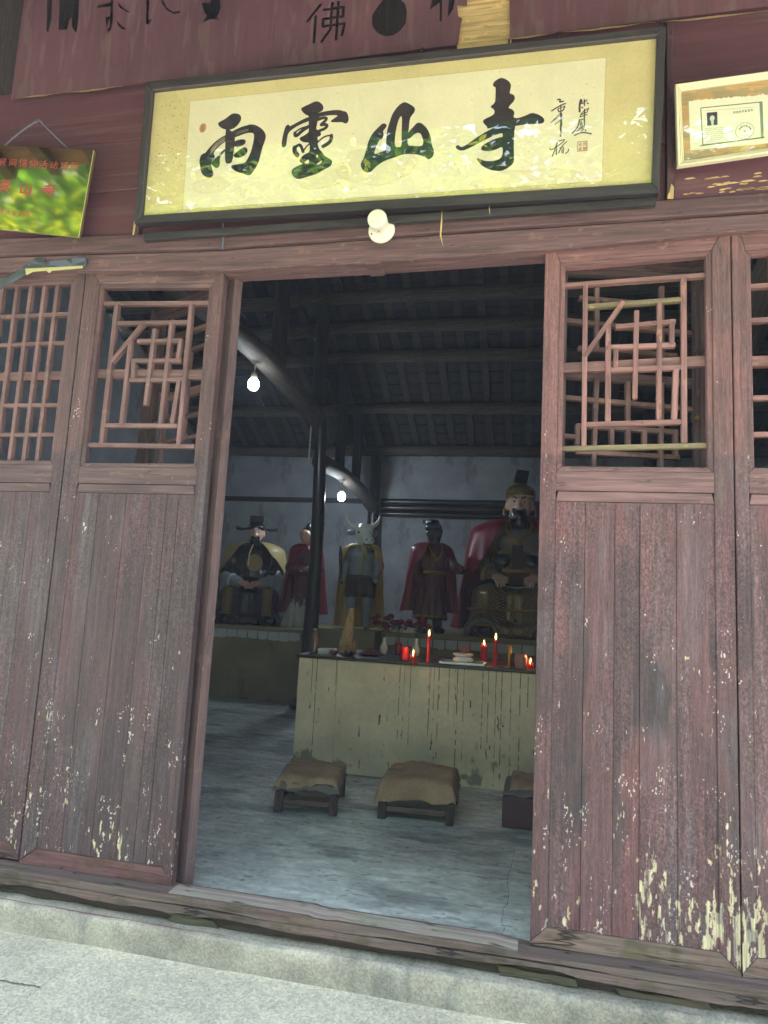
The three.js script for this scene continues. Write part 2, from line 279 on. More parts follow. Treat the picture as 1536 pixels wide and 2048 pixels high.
// inner floor: trowelled cement with black scuffs; 4 m a side
const floorT = tex(1024, 1024, (u, v) => {
  const w = pf(u, v, 5, 6, 5, 601), f = pf(u, v, 150, 170, 3, 610), s = sstep(0.5, 0.68, pf(u, v, 6, 12, 5, 620)), sw = pf(u, v, 26, 90, 4, 630); let k = 0.84 + 0.44 * (w - 0.5) + 0.2 * (f - 0.5) + 0.34 * (sw - 0.5);
  let c = [230 * k, 232 * k, 224 * k]; c = mixc(c, [110 * k, 116 * k, 116 * k], s * 0.55);
  c = mixc(c, [45, 48, 48], sstep(0.72, 0.78, pf(u, v, 60, 110, 3, 650)) * 0.3);
  return [...c, 128 + 60 * (w - 0.5) + 50 * (f - 0.5) + 60 * (sw - 0.5)];
});
// kerb face, along x 0..1 = 5 m, up v 0..1 = 0.12 m
const kerbT = tex(2048, 128, (u, v) => {
  const x = u * 5, y = v * 0.12, w = fbm(x * 5, y * 9, 5, 701), f = fbm(x * 170, y * 170, 2, 710); let k = 0.8 + 0.4 * (w - 0.5) + 0.24 * (f - 0.5);
  let c = [208 * k, 200 * k, 184 * k]; const run = sstep(0.5, 0.7, fbm(x * 12, y * 4, 5, 720)); c = mixc(c, [128 * k, 132 * k, 128 * k], run * 0.35);
  const low = sstep(0.5, 0.64, fbm(x * 9, 2, 3, 730) + 0.5 * (0.5 - v)); c = mixc(c, [116 * k, 122 * k, 116 * k], low * 0.12);
  const red = 0.75 * sstep(0.0, 0.02, v - 0.93 + 0.24 * (fbm(x * 3.2, 5, 3, 740) - 0.46) - 0.03 * fbm(x * 60, y * 30, 2, 745)) * sstep(0.46, 0.54, fbm(x * 1.7, 1, 3, 748)); c = mixc(c, [124, 62, 62], red * 0.9);
  return [...c, 128 + 80 * (w - 0.5) + 90 * (f - 0.5)];
});
// altar front: olive ochre paint with black and red wax runs; 2.6 m x 0.85 m
const altarT = tex(1536, 512, (u, v) => {
  const x = u * 2.6, y = v * 0.85, w = fbm(x * 3, y * 3, 5, 801), f = fbm(x * 40, y * 40, 3, 805); let k = 0.84 + 0.22 * (w - 0.5) + 0.07 * (f - 0.5); let c = [248 * k, 234 * k, 202 * k];
  const cluster = Math.exp(-Math.pow((x - 0.98) / 0.3, 2)) + Math.exp(-Math.pow((x - 1.5) / 0.32, 2)) + 0.25;
  const lane = Math.floor(x * 150), h = PERM[(lane * 131 + 7) & 65535], h2 = PERM[(lane * 57 + 3) & 65535], wob = vn(y * 14, lane, 811), len = 0.16 + 0.66 * h2;
  if (h < 0.11 * cluster + 0.012 && y > 0.85 - len - 0.1 * wob && vn(x * 900 + wob * 2, 3, 812) > 0.35) c = mixc(c, h2 > 0.8 ? [104, 52, 46] : [74, 64, 50], 0.75 * sstep(0.25, 0.5, vn(lane * 3, y * 30, 815) + 0.3 * sstep(0.5, 0.85, y)));
  const lane2 = Math.floor(x * 60), g2 = PERM[(lane2 * 991 + 5) & 65535], top = PERM[(lane2 * 71 + 5) & 65535] * 0.7 + 0.12; if (g2 < 0.4 && y < top && y > top - 0.14 * PERM[(lane2 * 13) & 65535]) c = mixc(c, [60, 60, 52], sstep(0.55, 0.75, fbm(x * 130, y * 22, 3, 820)));
  c = mixc(c, [92, 94, 80], sstep(0.55, 0.7, fbm(x * 9, y * 9, 4, 830) + 0.6 * (0.09 - y)) * 0.6);
  return [...c, 128 + 50 * (w - 0.5) + 30 * (f - 0.5)];
}, false);
// red-brown board with long upright streaks
const bannerT = tex(1024, 512, (u, v) => {
  const s = pf(u, v, 60, 2, 5, 901), w = pf(u, v, 4, 3, 4, 910), f = pn(u, v, 240, 120, 915); const k = 0.9 + 0.2 * (s - 0.5) + 0.16 * (w - 0.5) + 0.05 * (f - 0.5);
  let c = [112 * k, 76 * k, 88 * k]; c = mixc(c, [138 * k, 122 * k, 118 * k], 0.35 * sstep(0.58, 0.72, pf(u, v, 40, 3, 3, 920))); return [...c, 128 + 50 * (s - 0.5) + 60 * (w - 0.5)];
});
const clothT = tex(512, 512, (u, v) => {
  const w = pf(u, v, 4, 4, 5, 951), f = (pn(u, v, 256, 256, 955) + pn(u, v, 128, 256, 957)) / 2; const k = 0.82 + 0.36 * (w - 0.5) + 0.22 * (f - 0.5); return [250 * k, 246 * k, 240 * k, 128 + 100 * (f - 0.5) + 40 * (w - 0.5)];
});
const brocadeT = tex(512, 512, (u, v) => {
  const a = Math.sin(u * Math.PI * 24) * Math.sin(v * Math.PI * 24), w = pf(u, v, 20, 20, 3, 971), g = sstep(0.1, 0.5, a + 1.4 * (w - 0.5)); const c = mixc([112, 96, 56], [196, 166, 96], g * 0.75); return [...c, 90 + 90 * g];
});
const tileT = tex(512, 512, (u, v) => { const w = pf(u, v, 5, 5, 5, 981), f = pf(u, v, 60, 60, 2, 985); const k = 0.75 + 0.5 * (w - 0.5) + 0.2 * (f - 0.5); return [214 * k, 214 * k, 218 * k, 128 + 90 * (w - 0.5) + 60 * (f - 0.5)]; });

const wood = (r, g, b, o = {}) => std({ color: rgb(r, g, b), map: woodT.map, bumpMap: woodT.bumpMap, bumpScale: 0.004, roughness: 0.72, ...o });
const M = {
  door: std({ map: doorT.map, bumpMap: doorT.bumpMap, bumpScale: 0.004, roughness: 0.66 }),
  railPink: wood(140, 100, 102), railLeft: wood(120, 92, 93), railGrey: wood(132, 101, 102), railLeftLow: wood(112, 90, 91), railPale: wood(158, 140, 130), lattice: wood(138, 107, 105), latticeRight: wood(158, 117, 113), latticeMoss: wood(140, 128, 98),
  lintel: wood(122, 93, 96), lintelUp: wood(108, 80, 84), inner: wood(112, 90, 91), innerGrey: wood(138, 107, 105), post: wood(100, 70, 76), boardRed: wood(142, 104, 112), dark: wood(62, 54, 54), backing: wood(70, 62, 62),
  rot: std({ color: rgb(150, 134, 128), map: rotT.map, bumpMap: rotT.bumpMap, bumpScale: 0.016, roughness: 0.85 }), rotPale: std({ color: rgb(224, 218, 204), map: rotT.map, bumpMap: rotT.bumpMap, bumpScale: 0.006, roughness: 0.9 }), rotDark: std({ color: rgb(96, 88, 78), map: rotT.map, bumpMap: rotT.bumpMap, bumpScale: 0.008, roughness: 0.9 }),
  kerb: std({ color: rgb(250, 250, 246), map: kerbT.map, bumpMap: kerbT.bumpMap, bumpScale: 0.006, roughness: 0.93 }), ground: std({ map: groundT.map, bumpMap: groundT.bumpMap, bumpScale: 0.006, color: rgb(248, 238, 226), roughness: 0.95 }),
  floor: std({ map: floorT.map, bumpMap: floorT.bumpMap, bumpScale: 0.006, roughness: 0.5, color: rgb(226, 232, 234) }), plaster: std({ map: plasterT.map, bumpMap: plasterT.bumpMap, bumpScale: 0.004, roughness: 0.9, color: rgb(182, 188, 198) }),
  ochre: std({ map: plasterT.map, bumpMap: plasterT.bumpMap, bumpScale: 0.003, roughness: 0.85, color: rgb(180, 168, 130) }), altar: std({ map: altarT.map, bumpMap: altarT.bumpMap, bumpScale: 0.002, roughness: 0.7 }), altarTop: std({ map: tileT.map, color: rgb(84, 74, 70), roughness: 0.5 }),
  lacquer: phy({ map: woodT.map, bumpMap: woodT.bumpMap, bumpScale: 0.003, color: rgb(36, 22, 22), roughness: 0.4, clearcoat: 0.45, clearcoatRoughness: 0.22 }), log: wood(98, 89, 80, { roughness: 0.8 }),
  tile: std({ map: tileT.map, bumpMap: tileT.bumpMap, bumpScale: 0.003, color: rgb(84, 84, 88), roughness: 0.9 }), rafter: wood(78, 70, 66), banner: std({ map: bannerT.map, bumpMap: bannerT.bumpMap, bumpScale: 0.003, roughness: 0.62, alphaTest: 0.5 }),
  frameBlack: std({ map: woodT.map, bumpMap: woodT.bumpMap, bumpScale: 0.002, color: rgb(64, 59, 62), roughness: 0.5 }), bareWood: wood(226, 196, 140), ivory: std({ color: rgb(226, 222, 200), roughness: 0.45 }), ivoryDark: std({ color: rgb(60, 56, 50), roughness: 0.6 }),
  straw: std({ color: rgb(204, 176, 120), roughness: 0.8 }), plastic: phy({ color: rgb(52, 50, 54), roughness: 0.25, clearcoat: 0.6 }), plasticPale: std({ color: rgb(186, 178, 122), roughness: 0.5 }),
  clothTan: std({ map: clothT.map, bumpMap: clothT.bumpMap, bumpScale: 0.004, color: rgb(174, 150, 122), roughness: 0.95 }), clothGrey: std({ map: clothT.map, bumpMap: clothT.bumpMap, bumpScale: 0.004, color: rgb(120, 122, 118), roughness: 0.95 }),
  stool: wood(74, 60, 54), stoolEdge: wood(110, 92, 84), maroon: std({ color: rgb(72, 46, 50), roughness: 0.5 }),
  capeRed: phy({ color: rgb(136, 24, 44), roughness: 0.42, sheen: 0.6, sheenColor: rgb(230, 90, 110), sheenRoughness: 0.4 }), capeGold: phy({ color: rgb(182, 166, 112), roughness: 0.4, sheen: 0.6, sheenColor: rgb(240, 220, 150), sheenRoughness: 0.4 }), capeOrange: phy({ color: rgb(212, 178, 98), roughness: 0.5, sheen: 0.4, sheenColor: rgb(250, 200, 120) }),
  brocade: phy({ map: brocadeT.map, bumpMap: brocadeT.bumpMap, bumpScale: 0.004, roughness: 0.4, metalness: 0.35, clearcoat: 0.5, clearcoatRoughness: 0.2 }), gold: phy({ color: rgb(180, 148, 70), roughness: 0.35, metalness: 0.6, clearcoat: 0.4 }), skin: phy({ color: rgb(216, 178, 158), roughness: 0.35, clearcoat: 0.4, clearcoatRoughness: 0.2 }), skinPale: phy({ color: rgb(214, 176, 152), roughness: 0.35, clearcoat: 0.4 }),
  black: phy({ color: rgb(26, 24, 26), roughness: 0.3, clearcoat: 0.7, clearcoatRoughness: 0.15 }), robeDark: phy({ color: rgb(40, 28, 28), roughness: 0.35, clearcoat: 0.6, clearcoatRoughness: 0.2 }), robeRed: phy({ color: rgb(104, 44, 40), roughness: 0.35, clearcoat: 0.5, clearcoatRoughness: 0.2 }), robeWhite: phy({ color: rgb(190, 196, 188), roughness: 0.4, clearcoat: 0.3 }), robeGrey: phy({ color: rgb(150, 156, 162), roughness: 0.45 }),
  oxSkin: phy({ color: rgb(136, 150, 160), roughness: 0.4, clearcoat: 0.3, clearcoatRoughness: 0.3 }), oxHead: phy({ color: rgb(226, 238, 236), roughness: 0.4, clearcoat: 0.3 }), hide: std({ map: tileT.map, color: rgb(110, 84, 60), roughness: 0.6 }), boot: phy({ color: rgb(128, 122, 110), roughness: 0.5 }), eyeWhite: std({ color: rgb(226, 220, 208), roughness: 0.3 }), lips: std({ color: rgb(150, 70, 64), roughness: 0.5 }),
  candle: phy({ color: rgb(190, 22, 24), roughness: 0.35, transmission: 0.15, thickness: 0 }), wax: std({ color: rgb(168, 34, 34), roughness: 0.4 }), brass: std({ color: rgb(150, 116, 60), metalness: 0.8, roughness: 0.35 }), porcelain: phy({ color: rgb(206, 212, 216), roughness: 0.2, clearcoat: 0.5 }), redGlaze: phy({ color: rgb(120, 20, 26), roughness: 0.2, clearcoat: 0.6 }), rose: std({ color: rgb(88, 20, 30), roughness: 0.8 }), leaf: std({ color: rgb(48, 62, 40), roughness: 0.8 }), paper: std({ color: rgb(210, 214, 216), roughness: 0.85 }), bottle: phy({ color: rgb(96, 74, 66), roughness: 0.25, clearcoat: 0.5 }), tin: std({ color: rgb(150, 158, 164), metalness: 0.7, roughness: 0.4 }), pinkPot: std({ color: rgb(168, 120, 116), roughness: 0.6 }), planed: wood(206, 176, 128),
  conduit: std({ color: rgb(170, 172, 172), roughness: 0.6 }), wire: std({ color: rgb(96, 104, 124), roughness: 0.6 }), bark: wood(112, 100, 86),
  leafA: phy({ color: rgb(122, 166, 44), roughness: 0.8, specularIntensity: 0.25, transmission: 0.5, thickness: 0 }), leafB: phy({ color: rgb(216, 220, 72), roughness: 0.8, specularIntensity: 0.25, transmission: 0.45, thickness: 0 }),
};
M.door.userData = {};
const paintT = bannerT.map.clone(), paintB = bannerT.bumpMap.clone(); paintT.repeat.set(1, 0.6); paintB.repeat.set(1, 0.6); paintT.needsUpdate = paintB.needsUpdate = true;
M.boardRed = std({ map: paintT, bumpMap: paintB, bumpScale: 0.003, color: rgb(255, 240, 236), roughness: 0.6 }); M.boardRed2 = std({ map: paintT, bumpMap: paintB, bumpScale: 0.003, color: rgb(240, 220, 222), roughness: 0.6 });
M.leafC = phy({ color: rgb(96, 146, 38), roughness: 0.85, specularIntensity: 0.2, transmission: 0.3, thickness: 0 });
for (const t of [brocadeT.map, brocadeT.bumpMap]) t.repeat.set(2.6, 2.6);
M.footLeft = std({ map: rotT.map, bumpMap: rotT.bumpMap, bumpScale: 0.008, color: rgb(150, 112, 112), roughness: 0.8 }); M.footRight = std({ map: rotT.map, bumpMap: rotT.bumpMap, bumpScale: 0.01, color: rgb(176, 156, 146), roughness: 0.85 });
// ---------------------------------------------------------------- the setting: ground, kerb, floor, walls, roof
{
  const g = new THREE.PlaneGeometry(240, 240, 1, 1).rotateX(-Math.PI / 2); const u = g.attributes.uv; for (let i = 0; i < u.count; i++) u.setXY(i, u.getX(i) * 150, u.getY(i) * 150);
  struct('ground', g, M.ground);
  const prof = [[0.1, -0.02], [0.101, 0.03], [0.1, 0.095], [0.092, 0.109], [0.07, 0.113], [-0.06, 0.113]], X0 = -6, X1 = 4.3;
  const k = sheet((s, t) => { const x = mix(X0, X1, s), q = t * (prof.length - 1), i = Math.min(prof.length - 2, Math.floor(q)), f = q - i, z = mix(prof[i][0], prof[i + 1][0], f), y = mix(prof[i][1], prof[i + 1][1], f); const n = (fbm(x * 6, y * 20, 4, 41) - 0.5) * 0.012, e = sstep(0.09, 0.113, y) * (fbm(x * 9, 4, 4, 45) - 0.6) * 0.02; return V(x, y + (y > 0.1 ? Math.min(0, e) : 0), z + n); }, 420, 20);
  const p = k.attributes.position, uv = k.attributes.uv; for (let i = 0; i < p.count; i++) uv.setXY(i, (p.getX(i) + 3) / 5, p.getY(i) / 0.12 + (p.getZ(i) < 0.09 ? (0.09 - p.getZ(i)) * 6 : 0));
  struct('foundation_kerb', k, M.kerb);
  const crack = (pts, w) => { const q = pts.map((p) => aty(p[0], p[1], 0)), P = [], n = 40; return sheet((u, v) => { const t = u * (q.length - 1), i = Math.min(q.length - 2, Math.floor(t)), a = q[i].clone().lerp(q[i + 1], t - i); return V(a.x + 0.006 * (vn(u * 23, 1, 91) - 0.5), 0.004, a.z + 0.008 * (vn(u * 19, 5, 92) - 0.5) + (v - 0.5) * w * (0.5 + vn(u * 30, 2, 93))); }, n, 1); };
  struct('ground_crack', [crack([[-40, 1955], [30, 1968], [80, 1976]], 0.006), crack([[80, 1976], [130, 1938], [190, 1899]], 0.005), crack([[80, 1976], [40, 2010], [-20, 2060]], 0.004)], std({ color: rgb(120, 116, 104), roughness: 1 }));
  const fl = new THREE.BoxGeometry(9.4, 0.12, 7.72); fl.translate(-0.85, 0.11, -3.87); const fg = uvm(fl, false, false); { const q = fg.attributes.uv; const pp = fg.attributes.position; for (let i = 0; i < q.count; i++) q.setXY(i, pp.getX(i) / 3.1 + 0.13, pp.getZ(i) / 3.1); }
  struct('floor', fg, M.floor);
  const fcrack = (pts, w) => { const q = pts.map((p) => aty(p[0], p[1], 0.17)); return sheet((u, v) => { const t = u * (q.length - 1), i = Math.min(q.length - 2, Math.floor(t)), a = q[i].clone().lerp(q[i + 1], t - i); return V(a.x + 0.02 * (vn(u * 13, pts[0][0], 91) - 0.5) + (v - 0.5) * w * (0.3 + vn(u * 40, 2, 93)), 0.1735, a.z + 0.03 * (vn(u * 11, 5, 92) - 0.5)); }, 60, 1); };
  struct('floor_crack', [fcrack([[1000, 1890], [1012, 1800], [1030, 1690]], 0.0025), fcrack([[560, 1795], [760, 1812], [900, 1830]], 0.004)], std({ map: floorT.map, color: rgb(150, 154, 152), roughness: 0.8 }));
}
const XL = -5.5, XR = 3.8, ZB = -7.7, A = Math.atan(2.42 / 5.1), roofY = (z) => 3.72 + (z - ZB) * 2.42 / 5.1, eaveY = (z) => 4.6 - 0.53 * z;
struct('wall_back', box(XL - 0.15, XR + 0.15, 0, 3.72, ZB - 0.15, ZB, false, 0), M.plaster);
for (const [n, x] of [['wall_left', XL - 0.15], ['wall_right', XR]]) {
  const s = new THREE.Shape([[0.12, 0], [-ZB, 0], [-ZB, 3.68], [2.6, 5.96], [0.12, 4.62]].map((q) => new THREE.Vector2(...q))); const g = new THREE.ExtrudeGeometry(s, { depth: 0.15, bevelEnabled: false }); g.rotateY(Math.PI / 2); g.translate(x, 0, 0); struct(n, uvm(g), M.plaster);
}
struct('wall_front', [box(XL - 0.15, -2.865, 0.1, 3.0, -0.12, 0, false, 0), box(1.435, XR + 0.15, 0.1, 3.0, -0.12, 0, false, 0), box(XL - 0.15, XR + 0.15, 3.0, 4.58, -0.14, -0.03, false, 0)], M.backing);

// roof: purlins, rafters, pan tiles laid between the rafters; the eave slope in front
const roof = thing('roof', '', '', [0, 0, 0], null, 'structure');
{
  const tileGeo = (() => { // shallow curved slab 0.189 wide, 0.25 long
    const P = [], n = 5, w = 0.0951; const s = new THREE.Shape(); const top = [], bot = []; for (let i = 0; i <= n; i++) { const x = mix(-w, w, i / n), y = 0.016 * (x / w) ** 2; bot.push([x, y]); top.push([x, y + 0.011]); } [...bot, ...top.reverse()].forEach((q, i) => i ? s.lineTo(q[0], q[1]) : s.moveTo(q[0], q[1]));
    const g = new THREE.ExtrudeGeometry(s, { depth: 0.25, bevelEnabled: false }); g.translate(0, 0, -0.125); return uvm(g, false, false);
  })();
  const rT = RNG(5), pitch = 0.28, x0 = -4.62 + pitch / 2;
  const rot = (jx, jz) => new THREE.Euler(-(A - 0.05) + jx, 0, jz);
  const pos = (x, s) => V(x, roofY(ZB) + s * Math.sin(A) + 0.0185, ZB + s * Math.cos(A));
  for (let r = 0; r < 15; r++) for (let c = 0; c < 20; c++) {
    const m = prep(new THREE.Mesh(tileGeo, M.tile)); m.name = 'tile'; m.position.copy(pos(x0 + c * pitch + (rT() - 0.5) * 0.0006, 0.18 + r * 0.212)); m.rotation.copy(rot((rT() - 0.5) * 0.02, (rT() - 0.5) * 0.004)); m.scale.x = 1 - 0.0035 * rT() ** 3; roof.add(m);
  }
  const rest = []; for (let r = -3; r < 27; r++) for (let c = -4; c < 31; c++) if (!(r >= 0 && r < 15 && c >= 0 && c < 20) && x0 + c * pitch < XR + 0.2 && x0 + c * pitch > XL - 0.2) rest.push([x0 + c * pitch, 0.18 + r * 0.212]);
  const im = new THREE.InstancedMesh(tileGeo, M.tile, rest.length), q = new THREE.Quaternion().setFromEuler(rot(0, 0)); rest.forEach(([x, s], i) => im.setMatrixAt(i, new THREE.Matrix4().compose(pos(x, s), q, V(1.002, 1, 1)))); im.name = 'far_tiles'; im.userData.kind = 'stuff'; prep(im); roof.add(im);
  for (let c = -4; c < 32; c++) { const x = x0 + (c - 0.5) * pitch; if (x < XL || x > XR) continue; const g = uvm(new THREE.BoxGeometry(0.09, 0.04, 6.1)); const m = prep(new THREE.Mesh(g, M.rafter)); m.name = 'rafter'; m.position.set(x, roofY(ZB) + 2.55 * Math.sin(A) + 0.018, ZB + 2.55 * Math.cos(A)); m.rotation.x = -A; roof.add(m); }
  const purlin = (z, seed) => { const y = roofY(z) - 0.085; part('purlin', log([[XL, y, z, 0.07], [-3.2, y - 0.03, z, 0.085], [-2.6, y, z, 0.07], [0.2, y - 0.015, z, 0.09], [XR, y, z, 0.075]], 12, 0.08, seed), M.log, roof); };
  for (const [i, py] of [586, 648, 710, 816].entries()) { const d = rayOf(900, py); const k = 2.42 / 5.1; const t = (roofY(0) - 0.085 - CAM.y + k * CAM.z) / (d.y - k * d.z); purlin(CAM.z + d.z * t, i + 3); }
  purlin(-7.45, 9);
  purlin(-2.75, 12);
  part('ridge_cap', box(XL - 0.3, XR + 0.3, 6.02, 6.2, -2.95, -2.2, true, 0.02), M.tile, roof);
  const sl = Math.atan(0.53); const eg = new THREE.BoxGeometry(10.6, 0.05, 4.66); const e = prep(new THREE.Mesh(uvm(eg), M.innerGrey)); e.name = 'eave_boards'; e.rotation.x = sl; e.position.set(-0.85, eaveY(-0.55) + 0.07, -0.55); roof.add(e);
  for (let i = 0; i < 26; i++) { const m = prep(new THREE.Mesh(uvm(new THREE.BoxGeometry(0.08, 0.07, 4.62)), M.rafter)); m.name = 'eave_rafter'; m.rotation.x = sl; m.position.set(-5.4 + i * 0.36, eaveY(-0.55) + 0.005, -0.55); roof.add(m); }
}

// ---------------------------------------------------------------- threshold, lintel, upper boards
{
  const t = thing('threshold', 'worn wooden door threshold with a rotten lower edge on the kerb', 'threshold', [-0.7, 0.113, 0]);
  const top = [[-3, 0.222], [-1.42, 0.222], [-0.81, 0.223], [-0.79, 0.218], [-0.745, 0.215], [-0.7, 0.219], [-0.62, 0.217], [-0.12, 0.216], [-0.06, 0.21], [0.02, 0.204], [0.2, 0.21], [0.4, 0.213], [1.6, 0.213]];
  const rT = RNG(31), bot = []; for (let x = 1.6; x > -3; x -= 0.035 + 0.05 * rT()) bot.push([x, 0.15 + 0.05 * (fbm(x * 2.6, 1, 4, 55) - 0.42) + (rT() - 0.5) * 0.007]);
  const split = []; for (let x = -3; x < 1.6; x += 0.05) split.push([x, 0.187 + 0.016 * (fbm(x * 1.7, 4, 3, 57) - 0.5)]); split.push([1.6, 0.187]);
  part('beam', poly([...top, ...split.map(([x, y]) => [x, y + 0.0015 + 0.006 * sstep(0.5, 0.62, fbm(x * 2.3, 9, 3, 59))]).reverse()], 0.072, 0.12, true, 0.0015), M.rot, t);
  part('splintered_edge', poly([...split, ...bot, [-3, 0.15]], 0.069, 0.11, true, 0.003), M.rot, t);
  const cap = []; for (let x = -1.36; x < -0.02; x += 0.04) cap.push(x); const capY = (x) => { for (let i = 1; i < top.length; i++) if (x <= top[i][0]) return mix(top[i - 1][1], top[i][1], (x - top[i - 1][0]) / (top[i][0] - top[i - 1][0])); return 0.213; };
  const cg = sheet((s, v) => { const x = mix(-1.4, -0.03, s), e = 0.012 * (fbm(x * 8, 3, 3, 77) - 0.5); return V(x, capY(x) + 0.003 - (v > 0.99 || v < 0.01 ? 0.006 : 0), mix(0.066 + e, -0.046 + e, v)); }, 90, 6); { const p = cg.attributes.position, u = cg.attributes.uv; for (let i = 0; i < p.count; i++) u.setXY(i, p.getZ(i) * 1.2, p.getX(i)); }
  part('worn_top', cg, M.rotPale, t, 'pale worn top of the threshold');
  const b2 = [], t2 = []; for (let x = -3; x <= 1.6; x += 0.06) { t2.push([x, 0.185]); b2.unshift([x, 0.108 + 0.012 * vn(x * 9, 2, 61)]); }
  part('sill_board', poly([[-3, 0.183], [1.6, 0.183], ...b2], 0.03, 0.06, true, 0.004), M.rotDark, t);
  for (const [a, b, y, h] of [[-1.42, -1.18, 0.128, 0.03], [-0.1, 0.18, 0.128, 0.028], [0.3, 0.62, 0.122, 0.024]]) { const P = []; for (let x = a; x <= b; x += 0.03) P.push([x, y + h * 0.5 + 0.01 * (vn(x * 20, 1, 71) - 0.5)]); for (let x = b; x >= a; x -= 0.03) P.push([x, y - h * 0.5 + 0.01 * (vn(x * 20, 4, 72) - 0.5)]); part('splinter', poly(P, 0.045, 0.02, true, 0.002), M.moss ?? (M.moss = std({ map: rotT.map, bumpMap: rotT.bumpMap, bumpScale: 0.006, color: rgb(120, 122, 100), roughness: 0.95 })), t); }
}
{
  const l = thing('lintel', 'long sagging red-brown lintel beam above the door leaves', 'lintel', [-0.7, 2.9, 0]);
  part('lower_beam', poly([[-3.4, 2.945], [-2.6, 2.927], [-2.12, 2.905], [-1.36, 2.865], [-0.752, 2.865], [-0.748, 2.857], [-0.69, 2.858], [-0.68, 2.866], [0.01, 2.875], [0.71, 2.905], [1.9, 2.92], [1.9, 2.985], [0.84, 2.973], [-0.62, 2.969], [-1.42, 2.962], [-2.6, 3.0], [-3.4, 3.012]], 0.032, 0.12, true, 0.004), M.lintel, l);
  part('upper_beam', poly([[-3.4, 3.015], [-2.6, 3.004], [-1.42, 2.966], [-0.62, 2.973], [0.84, 2.977], [1.9, 2.989], [1.9, 3.055], [0.84, 3.048], [0.5, 3.046], [-1.86, 3.06], [-2.6, 3.09], [-3.4, 3.1]], 0.05, 0.13, true, 0.004), M.lintelUp, l);
  const f = thing('upper_wall', 'red-brown board wall above the lintel behind the name sign', 'wall', [-0.7, 3.06, 0]);
  const boards = [[3.062, 3.31], [3.312, 3.57], [3.572, 3.9]];
  for (const [xa, xb] of [[-3.4, -1.885], [-1.848, 0.475], [0.507, 1.9]]) boards.forEach(([y0, y1], i) => part('board', poly([[xa, xa < -3 && i === 0 ? 3.1 : y0], [xb, y0 + (xb > 1 ? 0 : 0)], [xb, y1], [xa, y1]], 0.02 + 0.002 * i, 0.035, true, 0.003), i === 1 ? M.boardRed : M.boardRed2, f));
  for (const [xa, xb] of [[-1.883, -1.85], [0.477, 0.505]]) part('post', box(xa, xb, 3.05, 3.9, -0.02, 0.045), M.post, f);
  // scraps of bare wood where the paint is gone
  const rP = RNG(77); for (let i = 0; i < 30; i++) { const x = 0.52 + rP() * 0.36, y = 3.075 + Math.floor(rP() * 3) * 0.028 + rP() * 0.018, w = 0.02 + 0.09 * rP() * rP(); const P = [[x, y], [x + w * 0.4, y - 0.0025 * rP()], [x + w, y + 0.001], [x + w * 0.7, y + 0.003 + 0.004 * rP()], [x + w * 0.2, y + 0.004]]; part('paint_scar', poly(P, 0.0222, 0.003, true, 0), M.bareWood, f); }
  part('paint_scar', poly([[0.478, 3.052], [0.5, 3.05], [0.503, 3.1], [0.492, 3.115], [0.486, 3.08], [0.48, 3.07]], 0.0465, 0.003, false, 0), M.bareWood, f);
  part('paint_scar', poly([[-1.88, 3.062], [-1.872, 3.06], [-1.868, 3.12], [-1.878, 3.13]], 0.0465, 0.003, false, 0), M.bareWood, f);
  part('batten', box(-1.8, 0.43, 3.012, 3.046, 0.0505, 0.078, true), M.frameBlack, f);
}
